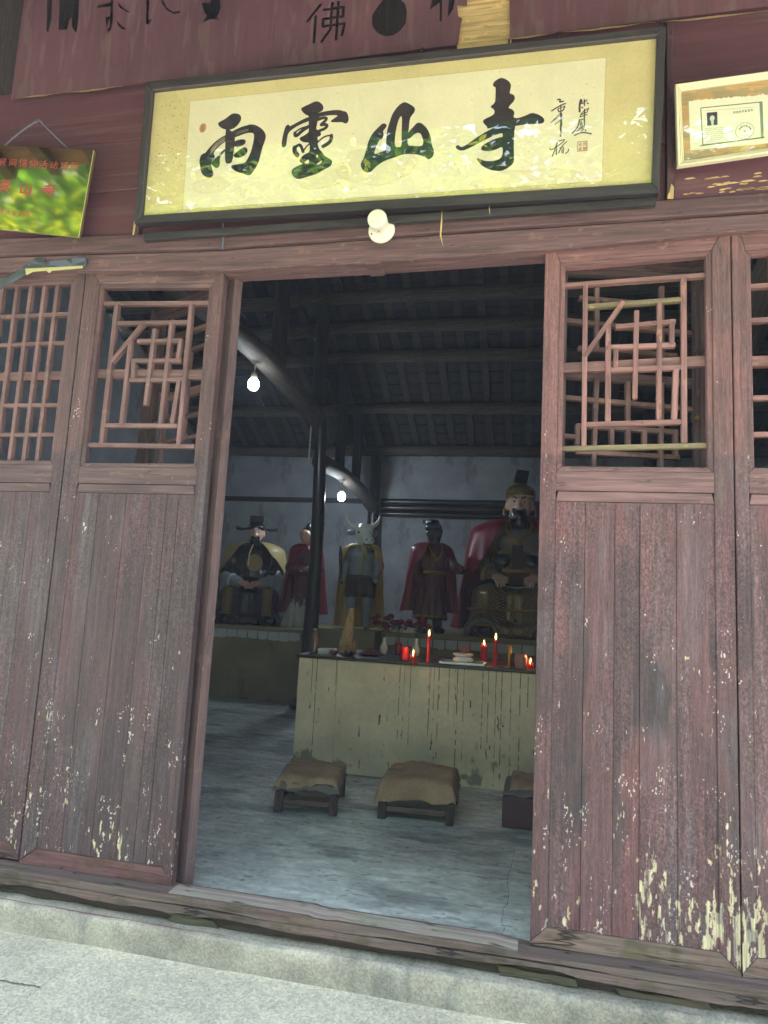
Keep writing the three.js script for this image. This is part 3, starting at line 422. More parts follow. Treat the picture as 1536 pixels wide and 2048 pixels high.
// thin painted sheet above, with characters cut right through it
const GLYPH = {
  '省': [[2, 1, 1, 3], [5, 0, 5, 3], [8, 1, 9, 3], [7, 2, 2, 5], [3, 5, 3, 10, 8, 10, 8, 5, 3, 5], [3, 6.7, 8, 6.7], [3, 8.3, 8, 8.3]], '民': [[2, 1, 8, 1, 8, 4, 2, 4], [2, 1, 2, 10, 5, 8], [2, 6, 9, 6], [5, 4, 7, 9, 10, 10]], '间': [[1, 1, 2, 2], [1, 3, 1, 10], [3, 1, 9, 1, 9, 10, 8, 9], [3, 4, 7, 4, 7, 8, 3, 8, 3, 4], [3, 6, 7, 6]],
  '信': [[3, 0, 0, 4], [2, 3, 2, 10], [6, 0, 7, 1], [4, 2, 10, 2], [5, 4, 9, 4], [5, 5.5, 9, 5.5], [5, 7, 9, 7, 9, 10, 5, 10, 5, 7]], '仰': [[3, 0, 0, 4], [2, 3, 2, 10], [5.5, 1, 4, 2, 4, 8, 6, 7], [7, 2, 9.5, 2, 9.5, 7], [7, 2, 7, 10]], '活': [[1, 1, 2, 2], [0, 4, 1, 5], [0, 10, 2, 6], [8, 0, 4, 2], [3, 4, 10, 4], [6.5, 1, 6.5, 6], [4, 6, 9, 6, 9, 10, 4, 10, 4, 6]],
  '动': [[1, 2, 4, 2], [0, 5, 5, 5], [2, 5, 1, 9, 4, 8], [6, 3, 9.5, 3, 9, 9, 8, 10], [7, 0, 7, 4, 5, 10]], '场': [[0, 3, 4, 3], [2, 0, 2, 8], [0, 9, 4, 7], [5, 1, 9, 1, 5, 5, 9.5, 5, 8.5, 10, 7, 9], [7, 5, 5, 8], [8.5, 5.5, 6, 10]], '所': [[4, 0, 1, 1, 1, 6, 0, 10], [1, 3, 4, 3, 4, 6, 1, 6], [9, 0, 6, 2, 6, 6, 5, 10], [6, 4, 10, 4], [8, 4, 8, 10]],
  '灵': [[2, 0, 8, 0, 8, 4, 2, 4], [3, 2, 8, 2], [5, 5, 4, 8, 1, 10], [5, 6, 9, 10], [2, 6, 3, 7], [8, 5, 7, 7]], '山': [[5, 1, 5, 9], [1, 4, 1, 9, 9, 9, 9, 4]], '寺': [[5, 0, 5, 4], [2, 2, 8, 2], [0, 4, 10, 4], [0, 6, 10, 6], [7, 5, 7, 10, 5, 9], [3, 7, 4, 8]], '雨': [[0, 1, 10, 1], [1, 10, 1, 3, 9, 3, 9, 10, 8, 9], [5, 1, 5, 10], [2.5, 5, 3.5, 6], [2.5, 7, 3.5, 8], [6.5, 5, 7.5, 6], [6.5, 7, 7.5, 8]],
  '佛': [[3, 0, 0, 4], [2, 3, 2, 10], [4, 1.5, 9, 1.5, 9, 4, 4, 4, 4, 6, 9.5, 6, 9, 9], [6, 0, 6, 7, 4, 10], [7.6, 0, 7.6, 10]], '委': [[7, 0, 3, 1], [1, 2, 9, 2], [5, 1, 5, 5], [5, 3, 1, 5], [5, 3, 9, 5], [1, 7, 9, 7], [4, 5, 3, 8, 7, 10], [6, 7, 3, 10]], '员': [[3, 0, 7, 0, 7, 2, 3, 2, 3, 0], [2, 8, 2, 4, 8, 4, 8, 8], [5, 5, 4, 8, 1, 10], [6, 8, 9, 10]], '会': [[5, 0, 0, 4], [5, 0, 10, 4], [3, 4, 7, 4], [1, 6, 9, 6], [5, 6, 2, 9, 8, 9], [7, 8, 9, 10]], '监': [[1, 0, 1, 4], [3, 0, 3, 5], [6, 0, 5, 3], [6, 1, 9, 1], [7, 3, 8, 4], [2, 6, 8, 6, 8, 9, 2, 9, 2, 6], [4, 6, 4, 9], [6, 6, 6, 9], [0, 9.5, 10, 9.5]], '制': [[1, 0, 0, 2], [0, 2, 6, 2], [0, 4, 6, 4], [1, 9, 1, 6, 5, 6, 5, 9], [3, 0, 3, 10], [7, 1, 7, 7], [9, 0, 9, 10, 8, 9]], '宗': [[5, 0, 5, 1], [1, 3, 1, 2, 9, 2, 9, 3], [3, 4, 7, 4], [1, 6, 9, 6], [5, 6, 5, 10, 4, 9], [3, 7, 1, 9], [7, 7, 9, 9]], '教': [[0, 2, 5, 2], [3, 0, 3, 4], [0, 4, 6, 4], [5, 1, 0, 7], [1, 6, 4, 6, 3, 7, 3, 10, 2, 9], [0, 8, 5, 7], [7, 0, 6, 4], [6, 3, 10, 3], [9, 3, 8, 7, 6, 10], [7, 4, 10, 10]],
};
function drawGlyph(cx, ch, x, y, s, lw) { cx.lineWidth = lw; cx.lineCap = 'round'; cx.lineJoin = 'round'; for (const p of GLYPH[ch] ?? []) { cx.beginPath(); for (let i = 0; i < p.length; i += 2) { const X = x + p[i] / 10 * s, Y = y + p[i + 1] / 10 * s; i ? cx.lineTo(X, Y) : cx.moveTo(X, Y); } cx.stroke(); } }
{
  const x0 = -2.64, x1 = 1.9, y0 = 3.832, y1 = 4.55, W = 2048, H = 324, c = document.createElement('canvas'); c.width = W; c.height = H; const cx = c.getContext('2d');
  cx.fillStyle = '#fff'; cx.fillRect(0, 0, W, H); cx.fillStyle = '#000'; cx.strokeStyle = '#000';
  const q = (px, py) => { const p = at(px, py, 0.062); return [(p.x - x0) / (x1 - x0) * W, (y1 - p.y) / (y1 - y0) * H]; };
  const pg = (pts) => { cx.beginPath(); pts.forEach((p, i) => { const r = q(...p); i ? cx.lineTo(...r) : cx.moveTo(...r); }); cx.closePath(); cx.fill(); };
  const za = (p) => p.map(([x, y]) => [60 + x / 3.84, y / 3.84]), zc = (p) => p.map(([x, y]) => [600 + x / 3.49, y / 3.49]);
  pg(za([[130, -60], [170, -60], [165, 150], [140, 248], [126, 240], [128, 100]])); pg(za([[228, -60], [378, -60], [372, 140], [355, 255], [325, 210], [318, 130], [295, 165], [285, 225], [220, 232], [222, 150]]));
  pg(za([[622, -60], [640, -60], [636, 160], [625, 225], [605, 246], [592, 232], [612, 205], [618, 60]])); pg(za([[520, 40], [620, 20], [620, 50], [515, 60]])); pg(za([[668, 10], [720, 65], [780, 98], [740, 92], [690, 60]])); pg(za([[668, 160], [705, 200], [745, 222], [710, 228], [675, 195]])); pg(za([[580, 130], [618, 128], [610, 150], [585, 215]]));
  pg(za([[895, -60], [920, -60], [912, 150], [940, 152], [912, 188], [892, 186]])); pg(za([[1015, -20], [1050, 60], [1100, 92], [1150, 84], [1155, 100], [1110, 108], [1050, 80], [1010, 20]])); pg(za([[1315, 20], [1380, 25], [1400, -40], [1455, -40], [1465, 60], [1435, 130], [1460, 152], [1390, 145], [1325, 172], [1360, 120], [1340, 95]]));
  pg(zc([[590, -12], [690, -12], [735, 30], [748, 90], [740, 160], [700, 215], [650, 248], [590, 255], [540, 230], [505, 180], [502, 110], [540, 50]]));
  pg(zc([[975, -40], [995, -40], [988, 150], [974, 150]])); pg(zc([[1045, -40], [1085, -40], [1070, 60], [1030, 125]])); pg(zc([[1095, 40], [1170, 45], [1160, 110], [1135, 132], [1105, 115]])); pg(zc([[905, 70], [990, 10], [990, -40], [930, -40]]));
  { const a = q(612, 14), b = q(694, 76); drawGlyph(cx, '佛', a[0] + 6, a[1], (b[1] - a[1]) * 1.0, 6); }
  cx.save(); pg([[935, -40], [1018, -40], [1020, 60], [1019, 100], [914, 106], [922, 45], [934, 20]]); cx.restore();
  const am = new THREE.CanvasTexture(c); const bm = M.banner; bm.map.repeat.set(3, 1); bm.bumpMap.repeat.set(3, 1); bm.alphaMap = am;
  const b = thing('painted_panel', 'thin red-brown panel with cut-out characters along the top of the wall', 'panel', [-0.4, y0, 0.05]);
  const g = new THREE.PlaneGeometry(x1 - x0, y1 - y0, 60, 12); { const p = g.attributes.position; for (let i = 0; i < p.count; i++) { const X = p.getX(i), Y = p.getY(i); p.setZ(i, 0.006 * (fbm(X * 2, Y * 1.5, 3, 88) - 0.5) + (Y < -0.5 ? 0.004 : 0)); } g.computeVertexNormals(); } g.translate((x0 + x1) / 2, (y0 + y1) / 2, 0.062); part('face', g, bm, b);
  part('bare_board', poly([[at(914, 106, 0.05).x, 3.8], [at(1022, 90, 0.05).x, 3.8], [at(1022, 0, 0.05).x, 4.5], [at(930, 0, 0.05).x - 0.05, 4.5]], 0.052, 0.02, true, 0.002), M.bareWood, b, 'pale bare wooden board showing through the panel');
  for (const [pa, pb, n] of [[[40, 197], [120, 188], 5], [[140, 186], [246, 174], 6], [[1012, 80], [1110, 68], 4], [[1120, 67], [1310, 46], 7], [[1320, 46], [1540, 24], 8]]) { // curled lower lip
    const a = at(...pa, 0.062), d = at(...pb, 0.062), P = []; const L = sheet((s, t) => V(mix(a.x, d.x, s), mix(a.y, d.y, s) + 0.002 - 0.016 * t * (0.4 + 0.6 * Math.sin(Math.PI * Math.min(1, s * 1.1))) + 0.004 * vn(s * 9, pa[0], 5), 0.064 + 0.008 * t * t), 16, 3); part('curled_edge', L, M.bareWood, b);
  }
  for (const s of [[1018, 84], [845, 100], [1120, 68], [1318, 50]]) { const p = at(s[0], s[1], 0.066); part('peg', box(p.x - 0.004, p.x + 0.004, p.y - 0.008, p.y + 0.012, 0.06, 0.07), M.dark, b); }
}
// ---------------------------------------------------------------- door leaves
const z3 = (x, y, z = -0.02) => { const p = at(x / 3.072, 480 + y / 3.072, z); return [p.x, p.y]; }, z4 = (x, y, z = -0.02) => { const p = at(1036 + x / 3.072, 440 + y / 3.072, z); return [p.x, p.y]; };
function door(g, side = true) { return side ? uvDoor(g) : g; }
// void: [xa, xb, y bottom, y top at xa, y top at xb]; the leaf front lies at z = 0
function leaf(t, x0, x1, yb, yt, vo, joints, bars, o) {
  const put = o.put ?? part, d = o.front ? (g) => uvDoor(g) : (g) => g, mv = o.front ? M.door : M.inner, mt = o.front ? M[o.top ?? 'railPink'] : M.inner, mm = o.front ? M[o.low ?? 'railGrey'] : M.inner, T = 0.045, [va, vb, vy, ya, yc] = vo, m = 0.021, sa = va - m, sb = vb + m, my = o.mid ?? 1.842;
  put('stile', d(poly([[x0, yb + 0.012], [sa, yb + 0.07], [sa, ya + m], [x0 + 0.028, yt], [x0, yt]], 0, T, false, 0.003, !o.front)), mv, t);
  put('stile', d(poly([[x1, yb + 0.012], [x1, yt], [x1 - 0.028, yt], [sb, yc + m], [sb, yb + 0.07]], 0, T, false, 0.003, !o.front)), mv, t);
  put('top_rail', poly([[sa, ya + m], [sb, yc + m], [x1 - 0.028, yt], [x0 + 0.028, yt]], -0.0015, T - 0.003, true, 0.003), mt, t);
  for (const p of [[[sa, vy - m], [va, vy], [va, ya], [sa, ya + m]], [[sb, vy - m], [sb, yc + m], [vb, yc], [vb, vy]]]) put('moulding', d(poly(p, -0.006, 0.035, false, 0.003, !o.front)), mv, t);
  put('moulding', poly([[sa, ya + m], [va, ya], [vb, yc], [sb, yc + m]], -0.006, 0.035, true, 0.003), mt, t);
  put('moulding', poly([[sa, vy - m], [sb, vy - m], [vb, vy], [va, vy]], -0.006, 0.035, true, 0.003), mm, t);
  put('middle_rail', poly([[sa, my + 0.042], [sb, my + 0.042], [sb, vy - m], [sa, vy - m]], -0.0015, T - 0.003, true, 0.0015), mm, t);
  put('middle_rail', poly([[sa, my], [sb, my], [sb - 0.008, my + 0.039], [sa + 0.008, my + 0.039]], -0.0022, T - 0.004, true, 0.0015), mm, t);
  const J = [sa, ...joints, sb];
  for (let i = 0; i < J.length - 1; i++) { const w = 0.0007, r = o.front ? 0.0006 * ((i * 7) % 3) : 0; put('plank', d(poly([[J[i] + w, yb + 0.0695], [J[i + 1] - w, yb + 0.0695], [J[i + 1] - w, my - 0.002], [J[i] + w, my - 0.002]], -0.003 - r, 0.022, false, 0.0012, !o.front)), mv, t); }
  put('bottom_rail', poly([[x0, yb], [x1, yb], [x1, yb + 0.01], [sb, yb + 0.068], [sa, yb + 0.068], [x0, yb + 0.01]], -0.0015, T - 0.003, true, 0.0015), o.front ? M[o.foot ?? 'footLeft'] : M.inner, t);
  for (const [a, b, w, kind, mat] of bars) put('lattice_bar', bar(a, b, w, kind === 'v' ? -0.016 : kind === 'h' ? -0.019 : kind === 'd' ? -0.0135 : -0.034, kind === 'm' ? 0.03 : 0.026), mat ?? (o.front ? M[o.bars] : M.innerGrey), t);
}
const fig = (z, B, w, mats = {}) => Object.entries(B).map(([k, [a, b]]) => [z(...a), z(...b), k === 'mid' ? w * 2.1 : w * (0.92 + 0.16 * rnd()), k === 'mid' ? 'm' : k === 'diag' ? 'd' : k[0] === 'h' ? 'h' : 'v', mats[k]]);
{
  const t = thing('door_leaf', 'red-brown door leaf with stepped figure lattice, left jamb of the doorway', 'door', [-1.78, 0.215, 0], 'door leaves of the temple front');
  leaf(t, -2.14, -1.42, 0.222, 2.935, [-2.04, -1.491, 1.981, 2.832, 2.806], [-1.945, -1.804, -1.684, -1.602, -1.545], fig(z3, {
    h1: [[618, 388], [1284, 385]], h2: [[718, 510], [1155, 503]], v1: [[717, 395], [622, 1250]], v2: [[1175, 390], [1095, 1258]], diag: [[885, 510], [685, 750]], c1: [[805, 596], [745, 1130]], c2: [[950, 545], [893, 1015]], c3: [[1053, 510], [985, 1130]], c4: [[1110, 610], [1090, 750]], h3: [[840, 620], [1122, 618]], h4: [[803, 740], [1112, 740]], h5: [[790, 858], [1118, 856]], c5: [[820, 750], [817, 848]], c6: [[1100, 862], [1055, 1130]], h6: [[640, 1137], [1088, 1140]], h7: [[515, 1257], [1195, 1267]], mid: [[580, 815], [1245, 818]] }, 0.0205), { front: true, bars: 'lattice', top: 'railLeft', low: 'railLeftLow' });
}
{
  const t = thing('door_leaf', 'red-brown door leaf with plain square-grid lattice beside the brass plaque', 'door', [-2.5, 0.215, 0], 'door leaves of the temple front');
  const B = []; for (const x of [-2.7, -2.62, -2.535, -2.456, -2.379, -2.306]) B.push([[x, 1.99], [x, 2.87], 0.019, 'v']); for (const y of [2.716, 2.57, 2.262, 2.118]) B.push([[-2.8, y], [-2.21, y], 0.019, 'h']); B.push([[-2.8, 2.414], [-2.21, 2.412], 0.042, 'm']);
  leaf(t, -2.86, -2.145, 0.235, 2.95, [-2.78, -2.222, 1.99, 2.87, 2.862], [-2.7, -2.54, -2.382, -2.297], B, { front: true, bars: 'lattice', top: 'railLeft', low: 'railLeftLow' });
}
{
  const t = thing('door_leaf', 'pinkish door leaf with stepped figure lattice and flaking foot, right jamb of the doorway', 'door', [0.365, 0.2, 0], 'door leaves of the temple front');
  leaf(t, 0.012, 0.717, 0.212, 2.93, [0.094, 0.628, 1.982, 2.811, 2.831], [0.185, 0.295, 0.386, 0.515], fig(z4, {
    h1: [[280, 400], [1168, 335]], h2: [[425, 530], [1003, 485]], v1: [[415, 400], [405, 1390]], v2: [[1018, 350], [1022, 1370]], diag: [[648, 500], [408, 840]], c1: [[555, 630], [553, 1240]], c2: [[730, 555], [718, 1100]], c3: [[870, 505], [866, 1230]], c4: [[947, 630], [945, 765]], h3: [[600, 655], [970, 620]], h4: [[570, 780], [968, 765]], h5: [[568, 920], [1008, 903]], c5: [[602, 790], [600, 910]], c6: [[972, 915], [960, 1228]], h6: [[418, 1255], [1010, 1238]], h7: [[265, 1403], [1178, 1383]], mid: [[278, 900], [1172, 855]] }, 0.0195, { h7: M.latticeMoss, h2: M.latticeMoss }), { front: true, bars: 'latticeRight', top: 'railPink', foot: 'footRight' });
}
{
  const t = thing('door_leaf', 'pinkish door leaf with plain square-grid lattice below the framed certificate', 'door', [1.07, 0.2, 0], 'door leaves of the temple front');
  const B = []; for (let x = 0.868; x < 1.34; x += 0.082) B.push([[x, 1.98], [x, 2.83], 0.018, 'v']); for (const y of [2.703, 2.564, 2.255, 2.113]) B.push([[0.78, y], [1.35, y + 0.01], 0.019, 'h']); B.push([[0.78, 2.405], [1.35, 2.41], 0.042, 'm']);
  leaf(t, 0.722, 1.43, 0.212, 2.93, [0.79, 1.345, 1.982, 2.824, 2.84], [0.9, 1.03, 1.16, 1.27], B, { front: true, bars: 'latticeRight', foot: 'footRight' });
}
{ // the two middle leaves, folded back into the hall
  const t = thing('door_leaf', 'darker red door leaf swung inward behind the left jamb leaf', 'door', [-1.388, 0.2, -0.054], 'open door leaves'); t.rotation.y = -27 * Math.PI / 180; t.userData.turned = true;
  const B = []; for (const x of [-0.53, -0.17]) B.push([[x, 1.78], [x, 2.6], 0.02, 'v']); for (const y of [2.5, 2.4, 2.28, 2.06, 1.95]) B.push([[-0.62, y], [-0.08, y], 0.018, 'h']); B.push([[-0.62, 2.19], [-0.08, 2.19], 0.04, 'm']); B.push([[-0.35, 1.95], [-0.35, 2.4], 0.018, 'v']);
  const put = (n, g, m, p) => local(n, g, m, p);
  leaf(t, -0.705, 0, 0.0, 2.68, [-0.605, -0.1, 1.78, 2.6, 2.6], [-0.5, -0.36, -0.22], B, { front: false, mid: 1.642, put });
}
{
  const t = thing('door_leaf', 'weathered inner door leaf with broken lattice folded behind the right jamb leaf', 'door', [0.03, 0.2, -0.056], 'open door leaves'); t.rotation.y = 10 * Math.PI / 180; t.userData.turned = true;
  const zz = (x, y) => { const p = at(1036 + x / 3.072, 440 + y / 3.072, -0.12); return [(p.x - 0.03) / Math.cos(0.175), p.y - 0.2]; };
  const B = [[490, 415, 490, 800, 'v'], [490, 980, 470, 1520, 'v'], [900, 380, 900, 850, 'v'], [900, 980, 895, 1520, 'v'], [685, 985, 685, 1235, 'v'], [380, 488, 760, 495, 'h'], [290, 632, 1100, 660, 'h'], [375, 795, 1000, 805, 'h'], [285, 950, 1145, 962, 'm'], [290, 1100, 1105, 1135, 'h'], [365, 1270, 1005, 1282, 'h'], [360, 1428, 1020, 1442, 'h'], [583, 1282, 583, 1390, 'v'], [685, 1282, 685, 1390, 'v'], [790, 1282, 790, 1390, 'v'], [280, 1335, 362, 1340, 'h'], [372, 1262, 368, 1390, 'v'], [990, 1270, 990, 1440, 'v']].map(([a, b, c, d, k]) => [zz(a, b), zz(c, d), k === 'm' ? 0.036 : 0.019, k, k === 'm' ? M.inner : M.innerGrey]);
  leaf(t, 0, 0.705, 0.03, 2.7, [0.08, 0.6, 1.76, 2.62, 2.62], [0.25, 0.4, 0.52], B, { front: false, mid: 1.622, put: (n, g, m, p) => local(n, g, m, p) });
  const k = zz(1115, 1200); local('knob', new THREE.SphereGeometry(0.011, 14, 10).translate(k[0], k[1], 0.008), M.brass, t);
}
// ---------------------------------------------------------------- name sign, plaque, certificate, lamp holder
const canvas = (w, h) => { const c = document.createElement('canvas'); c.width = w; c.height = h; return c; };
const ctex = (c) => { const t = new THREE.CanvasTexture(c); t.colorSpace = THREE.SRGBColorSpace; return t; };
// a plane hung with its top leaning out by a degrees; lx(px, py) gives a photograph pixel's place on it
function hung(p0, deg, roll = 0) { const a = deg * Math.PI / 180, n = V(0, -Math.sin(a), Math.cos(a)), up = V(0, Math.cos(a), Math.sin(a)); return { p0, a, loc: (px, py) => { const q = onPlane(px, py, p0, n).sub(p0); return [q.x, q.dot(up)]; } }; }
const frameBars = (O, I, z, t, mat, g, name = 'frame_bar') => { for (let i = 0; i < 4; i++) { const j = (i + 1) % 4; local(name, poly([O[i], O[j], I[j], I[i]], z, t, i % 2 === 0, 0.004), mat, g); } };
const paperNoise = (cx, w, h, n, seed) => { const r = RNG(seed); for (let i = 0; i < n; i++) { cx.fillStyle = `rgba(${120 + 60 * r() | 0},${105 + 50 * r() | 0},${60 + 30 * r() | 0},${0.05 + 0.12 * r()})`; cx.beginPath(); cx.ellipse(r() * w, r() * h, 1 + 3 * r(), 1 + 3 * r(), 0, 0, 7); cx.fill(); } };
{
  const H = hung(V(-0.69, 3.052, 0.082), 9), g = thing('name_sign', 'wide black-framed glazed sign with four large brushed characters above the doorway', 'sign', [-0.69, 3.052, 0.082]); g.rotation.x = H.a; g.userData.turned = true;
  const O = [[298, 170], [1330, 62], [1316, 392], [275, 452]].map((p) => H.loc(...p)), I = [[311, 187], [1312, 79], [1302, 371], [289, 435]].map((p) => H.loc(...p));
  frameBars(O, I, 0.028, 0.055, M.frameBlack, g);
  const x0 = Math.min(I[0][0], I[3][0]) - 0.01, x1 = Math.max(I[1][0], I[2][0]) + 0.01, y0 = Math.min(I[2][1], I[3][1]) - 0.01, y1 = Math.max(I[0][1], I[1][1]) + 0.01, W = 2048, Hh = Math.round(W * (y1 - y0) / (x1 - x0));
  const c = canvas(W, Hh), cx = c.getContext('2d'), map = (p) => [(p[0] - x0) / (x1 - x0) * W, (y1 - p[1]) / (y1 - y0) * Hh], px = (x, y) => map(H.loc(x, y));
  // silk border and paper, mottled
  { const im = cx.createImageData(W, Hh); for (let j = 0; j < Hh; j++) for (let i = 0; i < W; i++) { const w = fbm(i / 190, j / 190, 5, 1001), f = fbm(i / 7, j / 7, 2, 1010), k = 0.97 + 0.1 * (w - 0.5) + 0.05 * (f - 0.5), o = 4 * (j * W + i); im.data[o] = 218 * k; im.data[o + 1] = 204 * k; im.data[o + 2] = 148 * k; im.data[o + 3] = 255; } cx.putImageData(im, 0, 0); }
  const path = (pts) => { cx.beginPath(); pts.forEach((p, i) => i ? cx.lineTo(...p) : cx.moveTo(...p)); cx.closePath(); };
  const P4 = [[381, 203], [1212, 116], [1204, 363], [366, 420]].map((p) => px(...p)); cx.save(); path(P4); cx.clip();
  { const im = cx.getImageData(0, 0, W, Hh); for (let j = 0; j < Hh; j++) for (let i = 0; i < W; i++) { const w = fbm(i / 150, j / 150, 5, 1021), f = fbm(i / 5, j / 5, 2, 1030), k = 0.98 + 0.08 * (w - 0.5) + 0.04 * (f - 0.5), o = 4 * (j * W + i); im.data[o] = 232 * k; im.data[o + 1] = 225 * k; im.data[o + 2] = 192 * k; } const t2 = canvas(W, Hh); t2.getContext('2d').putImageData(im, 0, 0); cx.drawImage(t2, 0, 0); } cx.restore();
  cx.strokeStyle = 'rgba(170,150,95,0.6)'; cx.lineWidth = 2; path(P4); cx.stroke();
  // water stains with a tide line
  for (const [sx, sy, rx, ry] of [[420, 372, 40, 18], [760, 330, 90, 46], [640, 352, 60, 30], [1060, 360, 110, 30]]) { const a = px(sx, sy), b = px(sx + rx, sy - ry); cx.beginPath(); for (let k = 0; k <= 60; k++) { const t = k / 60 * 6.283, r = 0.8 + 0.4 * vn(Math.cos(t) * 2 + sx, Math.sin(t) * 2 + 5, 8); const X = a[0] + Math.cos(t) * r * (b[0] - a[0]), Y = a[1] + Math.sin(t) * r * Math.abs(b[1] - a[1]); k ? cx.lineTo(X, Y) : cx.moveTo(X, Y); } cx.fillStyle = 'rgba(178,150,92,0.10)'; cx.fill(); cx.strokeStyle = 'rgba(160,128,70,0.10)'; cx.lineWidth = 7; cx.stroke(); }
  { const r = RNG(4); for (let i = 0; i < 90; i++) { const a = px(310 + 60 * r(), 200 + 150 * r()); cx.fillStyle = `rgba(95,88,52,${0.25 + 0.4 * r()})`; cx.beginPath(); cx.ellipse(a[0], a[1], 1 + 2.2 * r(), 1 + 2.2 * r(), 0, 0, 7); cx.fill(); } for (let i = 0; i < 40; i++) { const a = px(400 + 880 * r(), 130 + 260 * r()); cx.fillStyle = 'rgba(70,72,50,0.5)'; cx.fillRect(a[0], a[1], 2 + 2 * r(), 3); } }
  // brush characters
  const INK = '#17181c', inkSm = (zf, pts) => { const q = pts.map((p) => px(...zf(p))), n = q.length; cx.beginPath(); cx.moveTo((q[n - 1][0] + q[0][0]) / 2, (q[n - 1][1] + q[0][1]) / 2); for (let i = 0; i < n; i++) { const b = q[(i + 1) % n]; cx.quadraticCurveTo(q[i][0], q[i][1], (q[i][0] + b[0]) / 2, (q[i][1] + b[1]) / 2); } cx.closePath(); };
  const ink = (zf, pts, col = INK) => { cx.fillStyle = col; inkSm(zf, pts); cx.fill(); cx.strokeStyle = col; cx.lineWidth = 3; cx.stroke(); };
  const stroke = (zf, pts, w, col = INK) => { const k = (px(...zf([100, 0]))[0] - px(...zf([0, 0]))[0]) / 100; cx.strokeStyle = col; cx.lineWidth = Math.max(1.6, w * k); cx.lineCap = 'round'; cx.lineJoin = 'round'; cx.beginPath(); const q = pts.map((p) => px(...zf(p))); cx.moveTo(...q[0]); for (let i = 1; i < q.length - 1; i++) cx.quadraticCurveTo(q[i][0], q[i][1], (q[i][0] + q[i + 1][0]) / 2, (q[i][1] + q[i + 1][1]) / 2); cx.lineTo(...q[q.length - 1]); cx.stroke(); };
  const zA = (p) => [380 + p[0] / 8.533, 200 + p[1] / 8.533], zB = (p) => [550 + p[0] / 9.6, 190 + p[1] / 9.6], zC = (p) => [710 + p[0] / 8.533, 190 + p[1] / 8.533], zD = (p) => [890 + p[0] / 6.982, 140 + p[1] / 6.982], zE = (p) => [1080 + p[0] / 11.815, 180 + p[1] / 11.815];
  ink(zA, [[485, 420], [510, 385], [600, 345], [680, 280], [735, 242], [820, 245], [870, 280], [878, 340], [830, 420], [760, 485], [680, 512], [600, 505], [530, 470]]);
  ink(zA, [[270, 920], [330, 840], [420, 740], [540, 650], [620, 610], [720, 555], [850, 485], [960, 450], [1065, 425], [1150, 450], [1250, 520], [1300, 610], [1285, 690], [1240, 800], [1200, 960], [1170, 1080], [1110, 1180], [1050, 1270], [1000, 1290], [930, 1260], [840, 1240], [740, 1190], [700, 1130], [800, 1115], [930, 1095], [985, 1040], [1050, 900], [1090, 750], [1110, 620], [1100, 575], [1050, 555], [950, 570], [800, 630], [720, 660], [620, 700], [500, 790], [420, 880], [400, 930], [440, 980], [360, 1050], [370, 1180], [400, 1250], [400, 1300], [340, 1335], [280, 1320], [210, 1260], [185, 1150], [172, 1050], [190, 960], [235, 925]]);
  for (const [o, w] of [[0, 7], [22, 4], [40, 9], [58, 4], [72, 6]]) stroke(zA, [[600, 640 + o * 0.9], [500, 700 + o], [420, 780 + o], [360, 860 + o]], w, 'rgba(226,212,164,0.85)'); for (const o of [0, 26, 48]) stroke(zA, [[790, 560 + o], [880, 530 + o * 0.8], [1000, 505 + o * 0.5]], 6, 'rgba(226,212,164,0.7)');
  ink(zA, [[615, 520], [650, 505], [735, 560], [765, 600], [768, 700], [750, 860], [725, 1075], [640, 1090], [612, 1060], [605, 900], [620, 750]]); ink(zA, [[370, 1080], [410, 1030], [470, 985], [540, 900], [612, 842], [600, 880], [530, 950], [505, 1020], [515, 1110], [480, 1165], [420, 1150]]); ink(zA, [[755, 720], [840, 690], [930, 683], [955, 705], [940, 760], [850, 795], [755, 800]]); ink(zA, [[745, 950], [830, 880], [920, 820], [970, 825], [990, 880], [950, 940], [860, 985], [780, 985]]);
  ink(zB, [[510, 270], [540, 250], [660, 195], [795, 128], [880, 165], [925, 220], [930, 270], [900, 320], [800, 355], [810, 370], [1000, 320], [1250, 300], [1310, 330], [1380, 335], [1420, 470], [1390, 545], [1340, 550], [1310, 520], [1060, 528], [1120, 480], [1210, 420], [1215, 395], [1150, 385], [950, 400], [830, 430], [815, 520], [790, 640], [790, 680], [860, 690], [890, 770], [850, 800], [805, 810], [830, 900], [815, 960], [850, 1060], [900, 1100], [925, 1150], [960, 1190], [1090, 1260], [1100, 1310], [1060, 1380], [930, 1440], [800, 1520], [640, 1565], [540, 1600], [440, 1620], [350, 1560], [325, 1490], [350, 1430], [450, 1370], [560, 1330], [480, 1290], [490, 1240], [560, 1160], [680, 1110], [680, 1000], [670, 910], [570, 915], [510, 885], [480, 850], [500, 825], [580, 790], [665, 725], [660, 620], [660, 520], [668, 400], [600, 385], [530, 320]]);
  for (const h of [[[570, 1305], [650, 1235], [655, 1325], [595, 1318]], [[800, 1160], [838, 1165], [805, 1225]], [[790, 1350], [920, 1250], [870, 1335]]]) ink(zB, h, '#e6d9ab');
  ink(zB, [[680, 425], [540, 485], [400, 560], [280, 625], [275, 590], [250, 582], [215, 610], [180, 720], [150, 860], [135, 980], [165, 1012], [215, 990], [230, 850], [250, 740], [330, 660], [500, 560], [680, 495]]);
